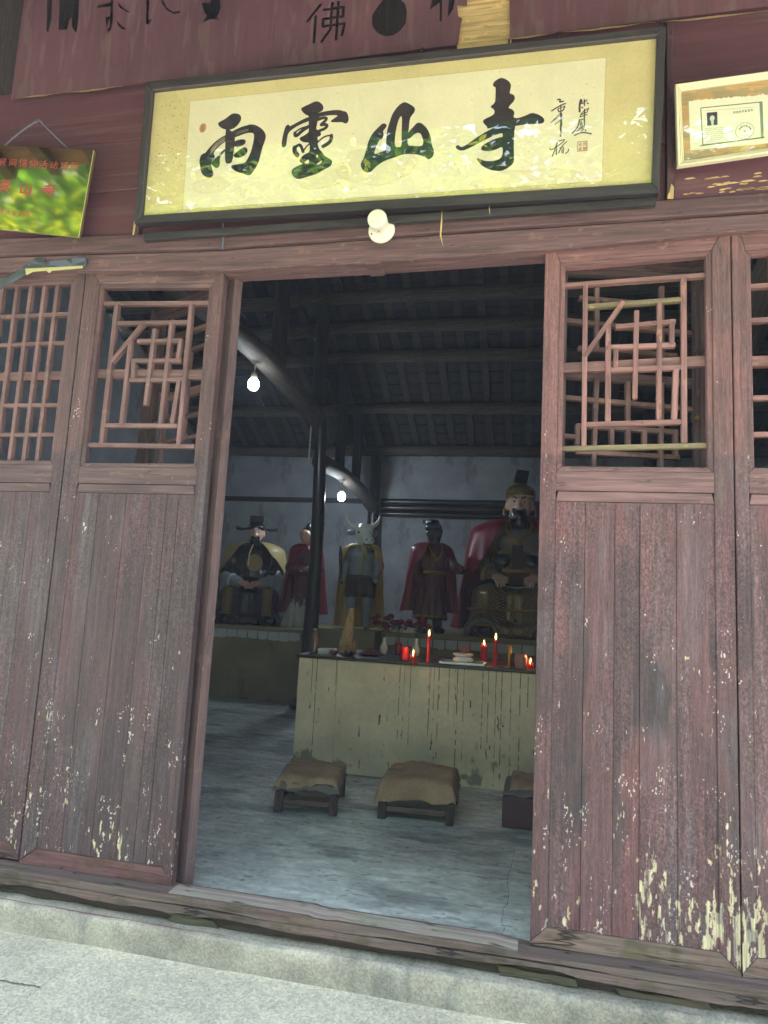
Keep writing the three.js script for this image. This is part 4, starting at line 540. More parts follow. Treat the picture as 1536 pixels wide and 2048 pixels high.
  stroke(zB, [[660, 605], [540, 632], [430, 690], [385, 750]], 28); stroke(zB, [[390, 740], [385, 790], [430, 790], [530, 690], [650, 615]], 60); stroke(zB, [[835, 480], [930, 440], [1010, 455], [950, 530], [870, 590], [960, 570], [1020, 595], [960, 660], [860, 695]], 52); stroke(zB, [[385, 1020], [370, 1080], [435, 1165]], 82); stroke(zB, [[385, 1020], [450, 965], [500, 970], [545, 1095]], 52); stroke(zB, [[555, 1080], [600, 1000], [675, 940]], 26); stroke(zB, [[825, 915], [900, 840], [1000, 790], [1085, 785]], 28); stroke(zB, [[1085, 790], [1095, 860], [1030, 940], [930, 992]], 66);
  ink(zC, [[540, 850], [550, 640], [590, 500], [640, 350], [700, 250], [780, 165], [855, 130], [930, 170], [1000, 210], [1025, 255], [1005, 310], [950, 370], [925, 450], [915, 600], [890, 730], [895, 870], [950, 880], [1100, 890], [1160, 880], [1180, 800], [1155, 720], [1130, 660], [1080, 640], [1010, 670], [940, 740], [900, 755], [910, 660], [960, 600], [1020, 540], [1060, 490], [1120, 488], [1190, 540], [1250, 620], [1290, 730], [1310, 880], [1345, 960], [1335, 1050], [1260, 1110], [1200, 1060], [1100, 1020], [950, 1005], [800, 1015], [700, 1060], [560, 1100], [440, 1160], [340, 1240], [270, 1320], [210, 1330], [140, 1290], [100, 1200], [130, 1130], [165, 1080], [200, 930], [240, 800], [290, 690], [360, 610], [420, 550], [480, 495], [540, 510], [530, 560], [470, 620], [490, 680], [470, 750], [410, 770], [370, 870], [330, 960], [325, 1030], [400, 1000], [540, 960]]); ink(zC, [[800, 345], [745, 450], [700, 640], [680, 880], [740, 895], [797, 885], [790, 700], [797, 520]], '#e6d9ab');
  ink(zD, [[670, 210], [700, 165], [775, 120], [850, 140], [910, 190], [918, 240], [890, 345], [940, 348], [975, 385], [960, 440], [900, 500], [875, 545], [930, 555], [970, 600], [945, 665], [985, 690], [1060, 675], [1150, 640], [1200, 612], [1270, 620], [1350, 660], [1385, 700], [1375, 745], [1290, 755], [1150, 755], [1000, 780], [975, 785], [965, 850], [955, 1000], [955, 1150], [960, 1270], [940, 1320], [860, 1380], [780, 1418], [650, 1400], [550, 1360], [480, 1300], [440, 1240], [480, 1250], [560, 1285], [660, 1285], [770, 1260], [815, 1190], [812, 1060], [720, 1110], [640, 1135], [520, 1130], [505, 1090], [560, 1040], [680, 980], [780, 950], [812, 950], [812, 870], [700, 910], [560, 975], [400, 1060], [280, 1120], [220, 1130], [160, 1100], [155, 1070], [190, 1060], [210, 1085], [260, 1085], [340, 1030], [480, 930], [620, 850], [800, 755], [700, 795], [590, 825], [600, 800], [535, 740], [540, 705], [620, 670], [700, 625], [698, 555], [630, 520], [705, 475], [712, 380], [715, 240], [690, 240]]);
  for (const [w, p] of [[34, [[420, 240], [495, 222], [450, 305], [545, 280]]], [30, [[275, 505], [440, 400], [600, 330]]], [24, [[490, 365], [490, 515]]], [30, [[425, 470], [430, 540], [545, 500], [585, 400]]], [20, [[430, 460], [540, 410], [585, 400]]], [46, [[495, 560], [500, 850]]], [40, [[490, 850], [485, 1100]]], [16, [[260, 780], [420, 650], [530, 600]]], [16, [[360, 820], [530, 690]]], [16, [[300, 740], [480, 560]]], [22, [[230, 1385], [240, 1440], [330, 1400], [420, 1330]]], [26, [[405, 1260], [360, 1400], [290, 1580]]], [30, [[380, 1330], [385, 1540]]], [22, [[450, 1215], [600, 1170], [560, 1230], [440, 1320]]], [22, [[630, 1230], [520, 1320], [440, 1500]]], [18, [[470, 1380], [570, 1320], [550, 1500]]], [24, [[600, 1510], [670, 1470], [670, 1410]]], [20, [[520, 1400], [520, 1500]]],
    [46, [[935, 520], [930, 360], [965, 245]]], [30, [[965, 245], [1005, 265], [965, 335]]], [26, [[1000, 335], [1110, 250]]], [28, [[1045, 235], [1050, 380]]], [30, [[1115, 320], [1135, 335]]], [30, [[988, 420], [1002, 432]]], [20, [[945, 640], [960, 560], [1150, 440]]], [30, [[1050, 470], [1045, 770]]], [22, [[960, 600], [1115, 530]]], [22, [[945, 650], [1110, 590]]], [20, [[1150, 440], [1110, 530]]], [30, [[930, 720], [915, 870], [765, 1030]]], [22, [[935, 720], [1050, 690]]], [22, [[970, 740], [955, 860]]], [22, [[1050, 770], [1055, 900], [980, 985]]], [18, [[870, 985], [1010, 900]]], [28, [[815, 1085], [900, 1035], [1050, 1010], [1210, 1050]]], [30, [[1068, 955], [1078, 970]]], [18, [[990, 790], [990, 930]]], [18, [[905, 930], [1040, 860]]]]) stroke(zE, p, w, '#2b2c30');
  cx.strokeStyle = '#9a6a52'; { const a = px(...zE([885, 1238])), b = px(...zE([1108, 1438])), s = (b[0] - a[0]); cx.lineWidth = 2.2; cx.strokeRect(a[0], a[1], s, s); for (const [i, ch] of ['会', '所', '宗', '制'].entries()) drawGlyph(cx, ch, a[0] + 3 + (i % 2) * s * 0.5, a[1] + 3 + Math.floor(i / 2) * s * 0.5, s * 0.4, 1.8); }
  { const a = px(...zA([225, 485])), b = px(...zA([280, 560])); cx.fillStyle = '#b98a6c'; cx.beginPath(); cx.ellipse(a[0], a[1], b[0] - a[0], b[1] - a[1], 0.3, 0, 7); cx.fill(); cx.strokeStyle = '#8e5f48'; cx.lineWidth = 2; for (const d of [-0.4, 0, 0.4]) { cx.beginPath(); cx.moveTo(a[0] + d * 12, a[1] - 12); cx.lineTo(a[0] + d * 12 - 2, a[1] + 12); cx.stroke(); } }
  const pm = std({ map: ctex(c), roughness: 0.9 });
  const pg = poly([I[0], I[1], I[2], I[3]].map((p, i) => [p[0] + (i % 3 ? 0.008 : -0.008), p[1] + (i < 2 ? 0.008 : -0.008)]), 0.004, 0.012, false, 0, false); { const u = pg.attributes.uv, p = pg.attributes.position; for (let i = 0; i < u.count; i++) u.setXY(i, (p.getX(i) - x0) / (x1 - x0), (p.getY(i) - y0) / (y1 - y0)); }
  local('calligraphy', pg, pm, g);
  const glass = phy({ color: 0xffffff, transmission: 1, thickness: 0, roughness: 0.0, ior: 2.3 }); M.glass = glass;
  const gg = new THREE.BufferGeometry(); gg.setAttribute('position', new THREE.Float32BufferAttribute([I[3], I[2], I[1], I[0]].flatMap((p) => [p[0], p[1], 0.014]), 3)); gg.setAttribute('uv', new THREE.Float32BufferAttribute([0, 0, 1, 0, 1, 1, 0, 1], 2)); gg.setIndex([0, 1, 2, 0, 2, 3]); gg.computeVertexNormals(); local('glass_pane', gg, glass, g);
}
{ // brass plaque on a wire
  const H = hung(V(-2.4, 3.06, 0.062), 9), g = thing('brass_plaque', 'polished brass plaque with red lettering hung from a wire above the grid door', 'plaque', [-2.4, 3.06, 0.062]); g.rotation.x = H.a; g.userData.turned = true;
  const Q = [[-60, 292], [193, 305], [163, 478], [-90, 452]].map((p) => H.loc(...p)); const W = 1024, Hh = 720, c = canvas(W, Hh), m = canvas(W, Hh), cx = c.getContext('2d'), mx = m.getContext('2d');
  cx.fillStyle = '#bcb27e'; cx.fillRect(0, 0, W, Hh); mx.fillStyle = 'rgb(0,12,255)'; mx.fillRect(0, 0, W, Hh); cx.strokeStyle = '#a02a30'; mx.strokeStyle = 'rgb(0,150,0)';
  const line = (s, x, y, step, size, lw) => [...s].forEach((ch, i) => { drawGlyph(cx, ch, x + i * step, y, size, lw); drawGlyph(mx, ch, x + i * step, y, size, lw); });
  line('省民间信仰活动场所', 215, 108, 82, 62, 5); line('雨灵山寺', 150, 300, 176, 100, 12); line('宗教委员会委员会监制', 110, 545, 52, 42, 3.4);
  cx.fillStyle = 'rgba(190,180,120,0.0)'; const mt = new THREE.CanvasTexture(m);
  const pm = std({ map: ctex(c), metalness: 1, roughness: 1, metalnessMap: mt, roughnessMap: mt });
  // face as a bilinear patch of the hung quad, on a bent sheet body
  const f = sheet((u, v) => { const a = [mix(Q[3][0], Q[2][0], u), mix(Q[3][1], Q[2][1], u)], b = [mix(Q[0][0], Q[1][0], u), mix(Q[0][1], Q[1][1], u)]; return V(mix(a[0], b[0], v), mix(a[1], b[1], v), 0.0225 + 0.0012 * (vn(u * 2.2, v * 2.2, 17) - 0.5)); }, 16, 12); local('face', f, pm, g);
  local('body', poly(Q, 0.0205, 0.02, false, 0.002), M.plaqueSide ?? (M.plaqueSide = std({ color: rgb(176, 166, 112), metalness: 0.8, roughness: 0.35 })), g);
  const n = H.loc(75, 240), a = H.loc(2, 296), b = H.loc(148, 304); local('hanging_wire', [tube([[a[0], a[1] - 0.01, 0.004], [mix(a[0], n[0], 0.5), mix(a[1], n[1], 0.52), 0.003], [n[0] - 0.01, n[1] - 0.004, -0.002]], 0.0034, 16, 6), tube([[b[0], b[1] - 0.01, 0.004], [mix(b[0], n[0], 0.5), mix(b[1], n[1], 0.48), 0.003], [n[0] + 0.01, n[1] - 0.004, -0.002]], 0.0032, 16, 6), tube([[n[0] - 0.018, n[1] - 0.01, -0.01], [n[0], n[1] + 0.004, -0.008], [n[0] + 0.018, n[1] - 0.008, -0.012]], 0.004, 10, 6)], M.wire, g);
  local('nail', new THREE.CylinderGeometry(0.003, 0.003, 0.05, 8).rotateX(Math.PI / 2).translate(n[0], n[1], -0.03), M.dark, g);
}
{ // framed certificate
  const H = hung(V(0.72, 3.15, 0.07), 8), g = thing('certificate_frame', 'pale moulded frame holding a paper certificate above the right doors', 'picture frame', [0.72, 3.15, 0.07]); g.rotation.x = H.a; g.userData.turned = true;
  const a0 = H.loc(1348, 175), a3 = H.loc(1353, 338), O = [a0, [a0[0] + 0.52, a0[1] + 0.02], [a0[0] + 0.52, a3[1] + 0.035], a3], ins = (d) => [[O[0][0] + d, O[0][1] - d], [O[1][0] - d, O[1][1] - d], [O[2][0] - d, O[2][1] + d], [O[3][0] + d, O[3][1] + d]];
  frameBars(O, ins(0.011), 0.024, 0.03, M.ivory2 ?? (M.ivory2 = std({ color: rgb(214, 208, 176), roughness: 0.5 })), g); frameBars(ins(0.011), ins(0.018), 0.02, 0.02, M.ivory2, g); frameBars(ins(0.018), ins(0.024), 0.0165, 0.02, M.ivory2, g);
  const I = ins(0.022), x0 = I[0][0], x1 = I[1][0], y0 = Math.min(I[2][1], I[3][1]), y1 = Math.max(I[0][1], I[1][1]), W = 1024, Hh = Math.round(W * (y1 - y0) / (x1 - x0)), c = canvas(W, Hh), cx = c.getContext('2d'), px = (X, Y) => { const p = H.loc(1330 + X / 7.456, 140 + Y / 7.456); return [(p[0] - x0) / (x1 - x0) * W, (y1 - p[1]) / (y1 - y0) * Hh]; };
  { const im = cx.createImageData(W, Hh); for (let j = 0; j < Hh; j++) for (let i = 0; i < W; i++) { const w = fbm(i / 260, j / 22, 4, 1101), k = 0.95 + 0.22 * (w - 0.5), o = 4 * (j * W + i), gr = sstep(0.55, 0.62, fbm(i / 160, j / 100, 4, 1120)); im.data[o] = mix(206, 176, gr) * k; im.data[o + 1] = mix(168, 158, gr) * k; im.data[o + 2] = mix(112, 116, gr) * k; im.data[o + 3] = 255; } cx.putImageData(im, 0, 0); }
  const pth = (pts) => { cx.beginPath(); pts.forEach((p, i) => { const q = px(...p); i ? cx.lineTo(...q) : cx.moveTo(...q); }); cx.closePath(); }, lin = (pts, w, col) => { cx.strokeStyle = col; cx.lineWidth = w; cx.beginPath(); pts.forEach((p, i) => { const q = px(...p); i ? cx.lineTo(...q) : cx.moveTo(...q); }); cx.stroke(); };
  { const r = RNG(41), top = []; for (let x = 350; x < 2050; x += 22) top.push([x, 470 - (x - 350) * 0.085 + 22 * (r() - 0.5) - (r() > 0.85 ? 14 : 0)]); cx.fillStyle = '#e9e8cf'; pth([...top, [2050, 1010], [1500, 1105], [900, 1160], [375, 1205]]); cx.fill(); }
  lin([[530, 575], [1440, 485], [1460, 1020], [560, 1125], [530, 575]], 7, '#56604f'); lin([[1420, 490], [1445, 1010]], 18, '#7d8b80'); lin([[515, 1140], [1480, 1010]], 8, '#56604f');
  cx.fillStyle = '#2d3346'; pth([[620, 645], [775, 632], [782, 826], [626, 840]]); cx.fill(); cx.fillStyle = '#d8d3c0'; { const a = px(700, 728), b = px(735, 765); cx.beginPath(); cx.ellipse(a[0], a[1], b[0] - a[0], (b[1] - a[1]) * 1.05, 0, 0, 7); cx.fill(); pth([[680, 770], [725, 766], [722, 832], [690, 835]]); cx.fill(); }
  { const r = RNG(12); for (let k = 0; k < 7; k++) lin([[590, 880 + k * 30], [960, 858 + k * 30]], 1, 'rgba(90,96,84,0.5)'); for (let k = 0; k < 8; k++) for (let x = 595; x < 940; x += 12) if (r() > 0.25) lin([[x, 890 + k * 28 - (x - 595) * 0.06], [x + 8 * r(), 876 + k * 28 - (x - 595) * 0.06 + 8 * r()]], 1.6, 'rgba(70,76,66,0.75)'); for (let x = 590; x < 1320; x += 9) lin([[x, 622 - (x - 590) * 0.08], [x + 5, 612 - (x - 590) * 0.08 + 6 * r()]], 1.6, 'rgba(80,86,74,0.7)'); for (const yy of [755, 780, 808, 845, 910, 1010]) for (let x = 1010; x < 1360; x += 13) if (r() > 0.35) lin([[x, yy - (x - 1010) * 0.06], [x + 8 * r(), yy - 8 - (x - 1010) * 0.06 + 8 * r()]], 1.5, 'rgba(80,86,74,0.6)'); }
  cx.strokeStyle = '#4a5048'; for (const [i, ch] of ['会', '信', '宗', '员', '监', '省', '会'].entries()) { const p = px(1012 + i * 43, 625 - i * 6); drawGlyph(cx, ch, p[0], p[1], 19, 2); }
  { const a = px(1185, 915), b = px(1320, 1022); cx.strokeStyle = '#4d5450'; cx.lineWidth = 2.4; cx.beginPath(); cx.ellipse(a[0], a[1], b[0] - a[0], b[1] - a[1], 0, 0, 7); cx.stroke(); for (const [i, ch] of ['民', '教', '所', '监', '会', '委'].entries()) { const t = -2.6 + i * 0.45; drawGlyph(cx, ch, a[0] + Math.cos(t) * (b[0] - a[0]) * 0.66 - 8, a[1] + Math.sin(t) * (b[1] - a[1]) * 0.66 - 6, 17, 1.8); } drawGlyph(cx, '寺', a[0] - 10, a[1] - 4, 20, 2); }
  const u0 = poly(I, 0.004, 0.01, false, 0, false); { const u = u0.attributes.uv, p = u0.attributes.position; for (let i = 0; i < u.count; i++) u.setXY(i, (p.getX(i) - x0) / (x1 - x0), (p.getY(i) - y0) / (y1 - y0)); } local('certificate', u0, std({ map: ctex(c), roughness: 0.9 }), g);
  const gg = new THREE.BufferGeometry(); gg.setAttribute('position', new THREE.Float32BufferAttribute([I[3], I[2], I[1], I[0]].flatMap((p) => [p[0], p[1], 0.012]), 3)); gg.setAttribute('uv', new THREE.Float32BufferAttribute([0, 0, 1, 0, 1, 1, 0, 1], 2)); gg.setIndex([0, 1, 2, 0, 2, 3]); gg.computeVertexNormals(); local('glass_pane', gg, M.glass, g);
  const h = H.loc(1460, 163), S = new THREE.Shape(), P = [[-0.022, -0.006], [-0.022, 0.002], [-0.015, 0.002], [-0.015, 0.008], [-0.008, 0.008], [-0.004, 0.015], [0.004, 0.015], [0.008, 0.008], [0.015, 0.008], [0.015, 0.002], [0.022, 0.002], [0.022, -0.006]]; P.forEach((p, i) => i ? S.lineTo(p[0] + h[0], p[1] + h[1]) : S.moveTo(p[0] + h[0], p[1] + h[1])); for (const [X, Y, r] of [[0, 0.006, 0.004], [-0.011, 0.001, 0.002], [0.011, 0.001, 0.002]]) { const k = new THREE.Path(); k.absarc(h[0] + X, h[1] + Y, r, 0, 6.283, true); S.holes.push(k); } local('hanger', uvm(new THREE.ExtrudeGeometry(S, { depth: 0.002, bevelEnabled: false }).translate(0, 0, 0.0)), std({ color: rgb(190, 184, 168), metalness: 0.6, roughness: 0.4 }), g);
}
{ // lamp holder on the lintel
  const p = at(764, 462, 0.05), t = thing('lamp_holder', 'ivory screw lamp holder with a stub cap fixed to the lintel', 'lamp holder', [p.x, p.y, 0.05]); const s = 1;
  const lz = (pr, n = 32) => { const g = new THREE.LatheGeometry(pr.map((q) => new THREE.Vector2(q[0], q[1])), n); g.rotateX(Math.PI / 2); return g; };
  local('base', lz([[0, 0.001], [0.058, 0.001], [0.058, 0.005], [0.0565, 0.0065], [0.058, 0.008], [0.056, 0.014], [0.05, 0.016], [0.046, 0.02], [0.04, 0.024], [0.034, 0.036], [0.033, 0.05]]), M.ivory, t);
  local('cap', lz([[0.033, 0.05], [0.0375, 0.051], [0.039, 0.054], [0.041, 0.094], [0.04, 0.1], [0.034, 0.1035], [0, 0.105]]), M.ivory, t);
  for (const a of [0.6, 3.7]) local('screw_hole', new THREE.CylinderGeometry(0.0042, 0.0042, 0.003, 12).rotateX(Math.PI / 2).translate(Math.cos(a) * 0.046, Math.sin(a) * 0.046 * 0.9, 0.0205), M.ivoryDark, t);
  local('vent_hole', new THREE.SphereGeometry(0.003, 8, 6).translate(0.004, -0.0398, 0.07), M.ivoryDark, t);
}
for (const [pts, w, lab] of [[[[884, 420], [883, 445], [881, 470], [886, 492]], 0.0035, 'longest dry straw blade hanging below the name sign'], [[[978, 410], [980, 430]], 0.0018, 'short thin straw below the name sign, apart from the long blade'], [[[890, 386], [884, 410]], 0.002, 'short straw stuck on the sign frame above the long blade']]) { const q = pts.map((p, i) => at(p[0], p[1], 0.085 + 0.004 * i)); single('straw', sheet((u, v) => { const k = u * (q.length - 1), i = Math.min(q.length - 2, Math.floor(k)), p = q[i].clone().lerp(q[i + 1], k - i), s = Math.sin(Math.PI * clamp(u, 0.06, 0.94)); return p.add(V((v - 0.5) * w * 2 * s, 0, 0.002 * Math.sin(v * 3.1))); }, 14, 2), M.straw, lab, 'straw', 'straws under the sign'); }
{ const q = [[446, 445], [447, 470], [445, 498]].map((p) => at(p[0], p[1], 0.056)); single('cable_end', tube(q, 0.004, 10, 6), M.wire, 'short dark cable end on the lintel under the sign', 'cable'); }
{ // torn tape over the corner of the grid door
  const t = thing('torn_plastic', 'torn black plastic tape with a yellow lip stuck above the grid door', 'tape', [-2.35, 2.9, 0.036]);
  const s1 = [[0, 578], [0, 560], [30, 545], [52, 528], [72, 515], [90, 516], [88, 528], [62, 540], [40, 556], [18, 568]], s2 = [[86, 524], [160, 514], [170, 512], [174, 525], [168, 535], [120, 540], [70, 541], [60, 540]], s3 = [[50, 537], [70, 536], [165, 531], [165, 536], [104, 541], [98, 546], [92, 541], [66, 543], [52, 550]];
  const mk = (s, z, m, n) => part(n, ppoly(s, z, 0.004, true, 0.001), m, t); mk(s1, 0.042, M.plastic, 'tape_strip'); mk(s2, 0.046, M.plastic, 'tape_strip'); mk(s3, 0.05, M.plasticPale, 'yellow_lip');
}
// ---------------------------------------------------------------- inside the hall: frame, platforms, altar
{
  const c = thing('column', 'dark lacquered timber column on a stone base beside the altar', 'column', [-2.6, 0.17, -4.95]);
  part('shaft', log([[610, 1400, 0.088], [618, 1300, 0.087], [626, 1200, 0.083], [634, 1080, 0.077], [640, 920, 0.073], [643, 835, 0.072]].map(([a, b, r]) => { const p = at(a, b, -4.95); return [p.x, p.y, p.z, r]; }), 18, 0.05, 4), M.lacquer, c);
  part('stone_base', lathe([[0, 0.17], [0.13, 0.17], [0.17, 0.2], [0.175, 0.24], [0.15, 0.285], [0.1, 0.29], [0, 0.29]], at(608, 1400, -4.95).x, 0, -4.95, 24), M.tile, c);
  part('conduit', [box(-2.66, -2.642, 3.0, 3.26, -4.91, -4.895), box(-2.66, -2.642, 3.27, 3.52, -4.91, -4.895)], M.conduit, c, 'pale cable conduit on the column');
  const c2 = thing('column', 'dark timber column standing against the back wall', 'column', [-2.45, 0.17, -7.5]); part('shaft', log([[-2.45, 0.17, -7.5, 0.1], [-2.45, 2, -7.5, 0.09], [-2.45, 3.7, -7.5, 0.085]], 14, 0.05, 6), M.lacquer, c2);
  const c3 = thing('column', 'dark timber column at the right of the hall', 'column', [1.2, 0.17, -4.95]); part('shaft', log([[1.2, 0.17, -4.95, 0.1], [1.2, 2, -4.95, 0.09], [1.2, 3.7, -4.95, 0.085]], 14, 0.05, 7), M.lacquer, c3);
  single('crossbeam', log([[-2.6, 3.56, -4.93, 0.12], [-2.6, 3.64, -4.2, 0.115], [-2.6, 3.69, -3.2, 0.105], [-2.6, 3.68, -2.4, 0.1], [-2.6, 3.6, -0.3, 0.1]], 16, 0.06, 11), M.log, 'curved timber crossbeam above the nearer lit bulb', 'beam');
  single('crossbeam', log([[-2.57, 3.06, -5.05, 0.1], [-2.53, 3.08, -5.8, 0.1], [-2.48, 3.0, -6.7, 0.1], [-2.45, 2.88, -7.42, 0.11]], 14, 0.06, 12), M.log, 'short curved timber crossbeam above the farther lit bulb', 'beam');
  single('crossbeam', log([[1.2, 2.9, -2.6, 0.1], [1.2, 3.12, -1.5, 0.1], [1.2, 3.3, -0.9, 0.095], [1.2, 3.4, -0.35, 0.09]], 14, 0.06, 13), M.log, 'sloping timber beam seen through the right grid lattice', 'beam');
  for (const [z, y] of [[-5.75, 3.1], [-6.6, 3.02]]) single('truss_post', log([[-2.52, y, z, 0.065], [-2.52, (y + roofY(z)) / 2, z, 0.07], [-2.52, roofY(z) - 0.02, z, 0.065]], 12, 0.06, 15), M.dark, z > -6 ? 'short dark truss post on the farther crossbeam, nearer the bulb' : 'short dark truss post on the farther crossbeam, next to the wall column', 'post');
  single('truss_post', log([[-2.6, 3.72, -4.95, 0.09], [-2.6, 4.4, -4.95, 0.085], [-2.6, roofY(-4.95) - 0.03, -4.95, 0.08]], 12, 0.06, 16), M.dark, 'dark truss post standing on top of the lacquered column', 'post');
  single('truss_post', log([[-2.6, 3.77, -3.6, 0.08], [-2.6, 4.6, -3.6, 0.08], [-2.6, roofY(-3.6) - 0.03, -3.6, 0.08]], 12, 0.06, 17), M.dark, 'dark truss post above the nearer curved crossbeam', 'post');
  const r = thing('wall_rail', 'three stacked glossy black timber rails along the back wall behind the red-caped statues', 'rail', [-0.6, 2.74, -7.6]); for (const y of [2.79, 2.885, 2.98]) part('log', log([[-2.36, y, -7.61, 0.048], [-0.6, y - 0.004, -7.61, 0.05], [1.1, y, -7.61, 0.048]], 12, 0.08, y * 100 | 0), M.lacquer, r);
  single('wall_rail', box(XL, -2.54, 2.95, 3.02, -7.7, -7.62), M.dark, 'single dark timber rail on the back wall above the seated official', 'rail');
}
function bulb(p, label, k) {
  const t = thing('light_bulb', label, 'bulb', [p.x, p.y, p.z]);
  const g = new THREE.LatheGeometry([[0, -0.062], [0.03, -0.056], [0.047, -0.036], [0.052, -0.01], [0.05, 0.02], [0.038, 0.042], [0.03, 0.05]].map((q) => new THREE.Vector2(...q)), 24);
  local('globe', g, std({ color: 0xffffff, emissive: new THREE.Color(0.86, 0.95, 1), emissiveIntensity: 6 }), t);
  local('socket', lathe([[0.03, 0.05], [0.031, 0.075], [0.026, 0.1], [0.012, 0.112], [0, 0.113]], 0, 0, 0, 16), M.ivory, t);
  const L = new THREE.PointLight(new THREE.Color(0.74, 0.88, 1), k); L.position.set(0, -0.015, 0); L.castShadow = true; L.shadow.radius = 2.2; t.add(L); return t;
}
{ const b = bulb(V(-2.6, 3.37, -3.05), 'lit white bulb hanging below the nearer curved crossbeam', 0.3); local('cord', tube([[0, 0.11, 0], [0.01, 0.16, 0.02], [0.0, 0.22, 0.01]], 0.005, 8, 6), M.ivory, b); }
{ const b = bulb(at(683, 993, -5.85), 'lit white bulb below the farther crossbeam beside the ox-headed statue', 0.62); local('cord', tube([[0, 0.11, 0], [0, 0.16, 0], [0.02, 0.22, 0]], 0.005, 8, 6), M.ivory, b); }

function flags(t, xa, xb, y, z, n) { for (let i = 0; i < n; i++) { const a = mix(xa, xb, i / n), b = mix(xa, xb, (i + 0.93) / n), h = 0.085 + 0.02 * rnd(), k = 0.012 * (rnd() - 0.5); part('paper_flag', sheet((u, v) => V(mix(a, b, u), y - v * (h + k * u) - 0.01 * Math.sin(u * 3.1) * v, z + 0.004 + 0.016 * v * Math.sin(u * 2.6 + i)), 5, 3), M.paper, t); } }
{
  const t = thing('statue_platform', 'ochre plastered platform under the seated official with white paper flags', 'platform', [-4, 0.17, -6.5]);
  part('body', box(XL, -2.72, 0.17, 1.0, ZB, -5.3, false, 0.004), M.ochre, t); part('rim', box(XL, -2.7, 1.002, 1.05, ZB, -5.275, true, 0.006), M.ochre, t); flags(t, -4.1, -2.74, 1.0, -5.29, 10);
  const u = thing('statue_platform', 'ochre plastered platform under the seated king with white paper flags', 'platform', [0.5, 0.17, -6.5]);
  part('body', box(-1.73, XR, 0.17, 1.03, ZB, -5.25, false, 0.004), M.ochre, u); part('rim', box(-1.73, XR, 1.032, 1.085, ZB, -5.225, true, 0.006), M.ochre, u); flags(u, -1.7, 0.6, 1.03, -5.24, 16);
  single('plinth', [box(-2.46, -1.76, 0.17, 1.09, -6.4, -5.02, false, 0.006)], M.ochre, 'ochre plinth block under the ox-headed statue behind the column', 'plinth');
}
{
  const t = thing('altar', 'long olive-ochre altar with black wax runs down its front', 'altar', [-0.2, 0.17, -2.7]);
  const g = box(-1.72, 1.6, 0.17, 0.975, -3.15, -2.3, false, 0.004); { const p = g.attributes.position, u = g.attributes.uv; for (let i = 0; i < u.count; i++) u.setXY(i, (p.getX(i) + 1.72) / 2.6, (p.getY(i) - 0.13) / 0.85); } part('body', g, M.altar, t);
  part('top', box(-1.735, 1.6, 0.977, 1.0, -3.16, -2.285, true, 0.004), M.altarTop, t);
  part('red_cloth', sheet((u, v) => V(mix(-0.75, 0.9, u), 1.003 + 0.003 * vn(u * 30, v * 9, 4), mix(-3.0, -2.5, v) + 0.03 * vn(u * 5, 2, 7)), 40, 10), M.rose, t);
}
function drape(w, d, y0, over, seed, hump = 0.03) { // cloth over a w x d top centred at 0
  return sheet((u, v) => { const e = over * (0.55 + 0.9 * vn(u * 3 + seed, v * 3, seed)), X = (u - 0.5) * (w + 2 * e), Z = (v - 0.5) * (d + 2 * e), ox = Math.max(0, Math.abs(X) - w / 2), oz = Math.max(0, Math.abs(Z) - d / 2), o = Math.hypot(ox, oz), inn = 1 - Math.max(Math.abs(u - 0.5), Math.abs(v - 0.5)) * 2; const y = y0 + hump * Math.min(1, inn * 2.5) + 0.05 * (fbm(u * 4 + seed, v * 4, 3, seed) - 0.45) + 0.02 * (fbm(u * 11, v * 11, 2, seed + 3) - 0.5) - o * 0.82; return V(Math.sign(X) * (Math.min(Math.abs(X), w / 2) + ox * 0.35), y, Math.sign(Z) * (Math.min(Math.abs(Z), d / 2) + oz * 0.35)); }, 30, 26);
}
function stool(pos, turn, w, d, h, label, over, seed, hump) {
  const t = thing('kneeling_stool', label, 'stool', [pos.x, 0.17, pos.z], 'kneeling stools before the altar'); t.rotation.y = turn; t.userData.turned = true; const L = 0.024;
  for (const sx of [-1, 1]) for (const sz of [-1, 1]) { const x = sx * (w / 2 - L), z = sz * (d / 2 - L); local('leg', box(x - L, x + L, 0, h - 0.03, z - L * 0.8, z + L * 0.8), M.stool, t); }
  for (const sz of [-1, 1]) local('rail', box(-w / 2 + 2 * L + 0.002, w / 2 - 2 * L - 0.002, h * 0.3, h * 0.3 + 0.03, sz * (d / 2 - L) - 0.01, sz * (d / 2 - L) + 0.01, true), M.stoolEdge, t); for (const sx of [-1, 1]) local('rail', box(sx * (w / 2 - L) - 0.01, sx * (w / 2 - L) + 0.01, h * 0.3, h * 0.3 + 0.03, -d / 2 + 0.046, d / 2 - 0.046), M.stool, t);
  local('top', box(-w / 2, w / 2, h - 0.028, h, -d / 2, d / 2, true, 0.006), M.stool, t);
  local('mat', drape(w * 0.98, d * 0.98, h + 0.006, 0.035, seed + 5, 0.02), M.clothGrey, t); local('cloth', drape(w * 0.93, d * 0.95, h + 0.048, over, seed, hump), M.clothTan, t); return t;
}
stool(V(-1.31, 0, -1.5), 0.16, 0.37, 0.46, 0.15, 'small dark kneeling stool with a rumpled brown cloth, left of the others', 0.05, 3, 0.015);
stool(V(-0.655, 0, -1.62), 0.05, 0.44, 0.5, 0.15, 'kneeling stool draped with a wide tan cloth before the altar', 0.085, 9, 0.035);
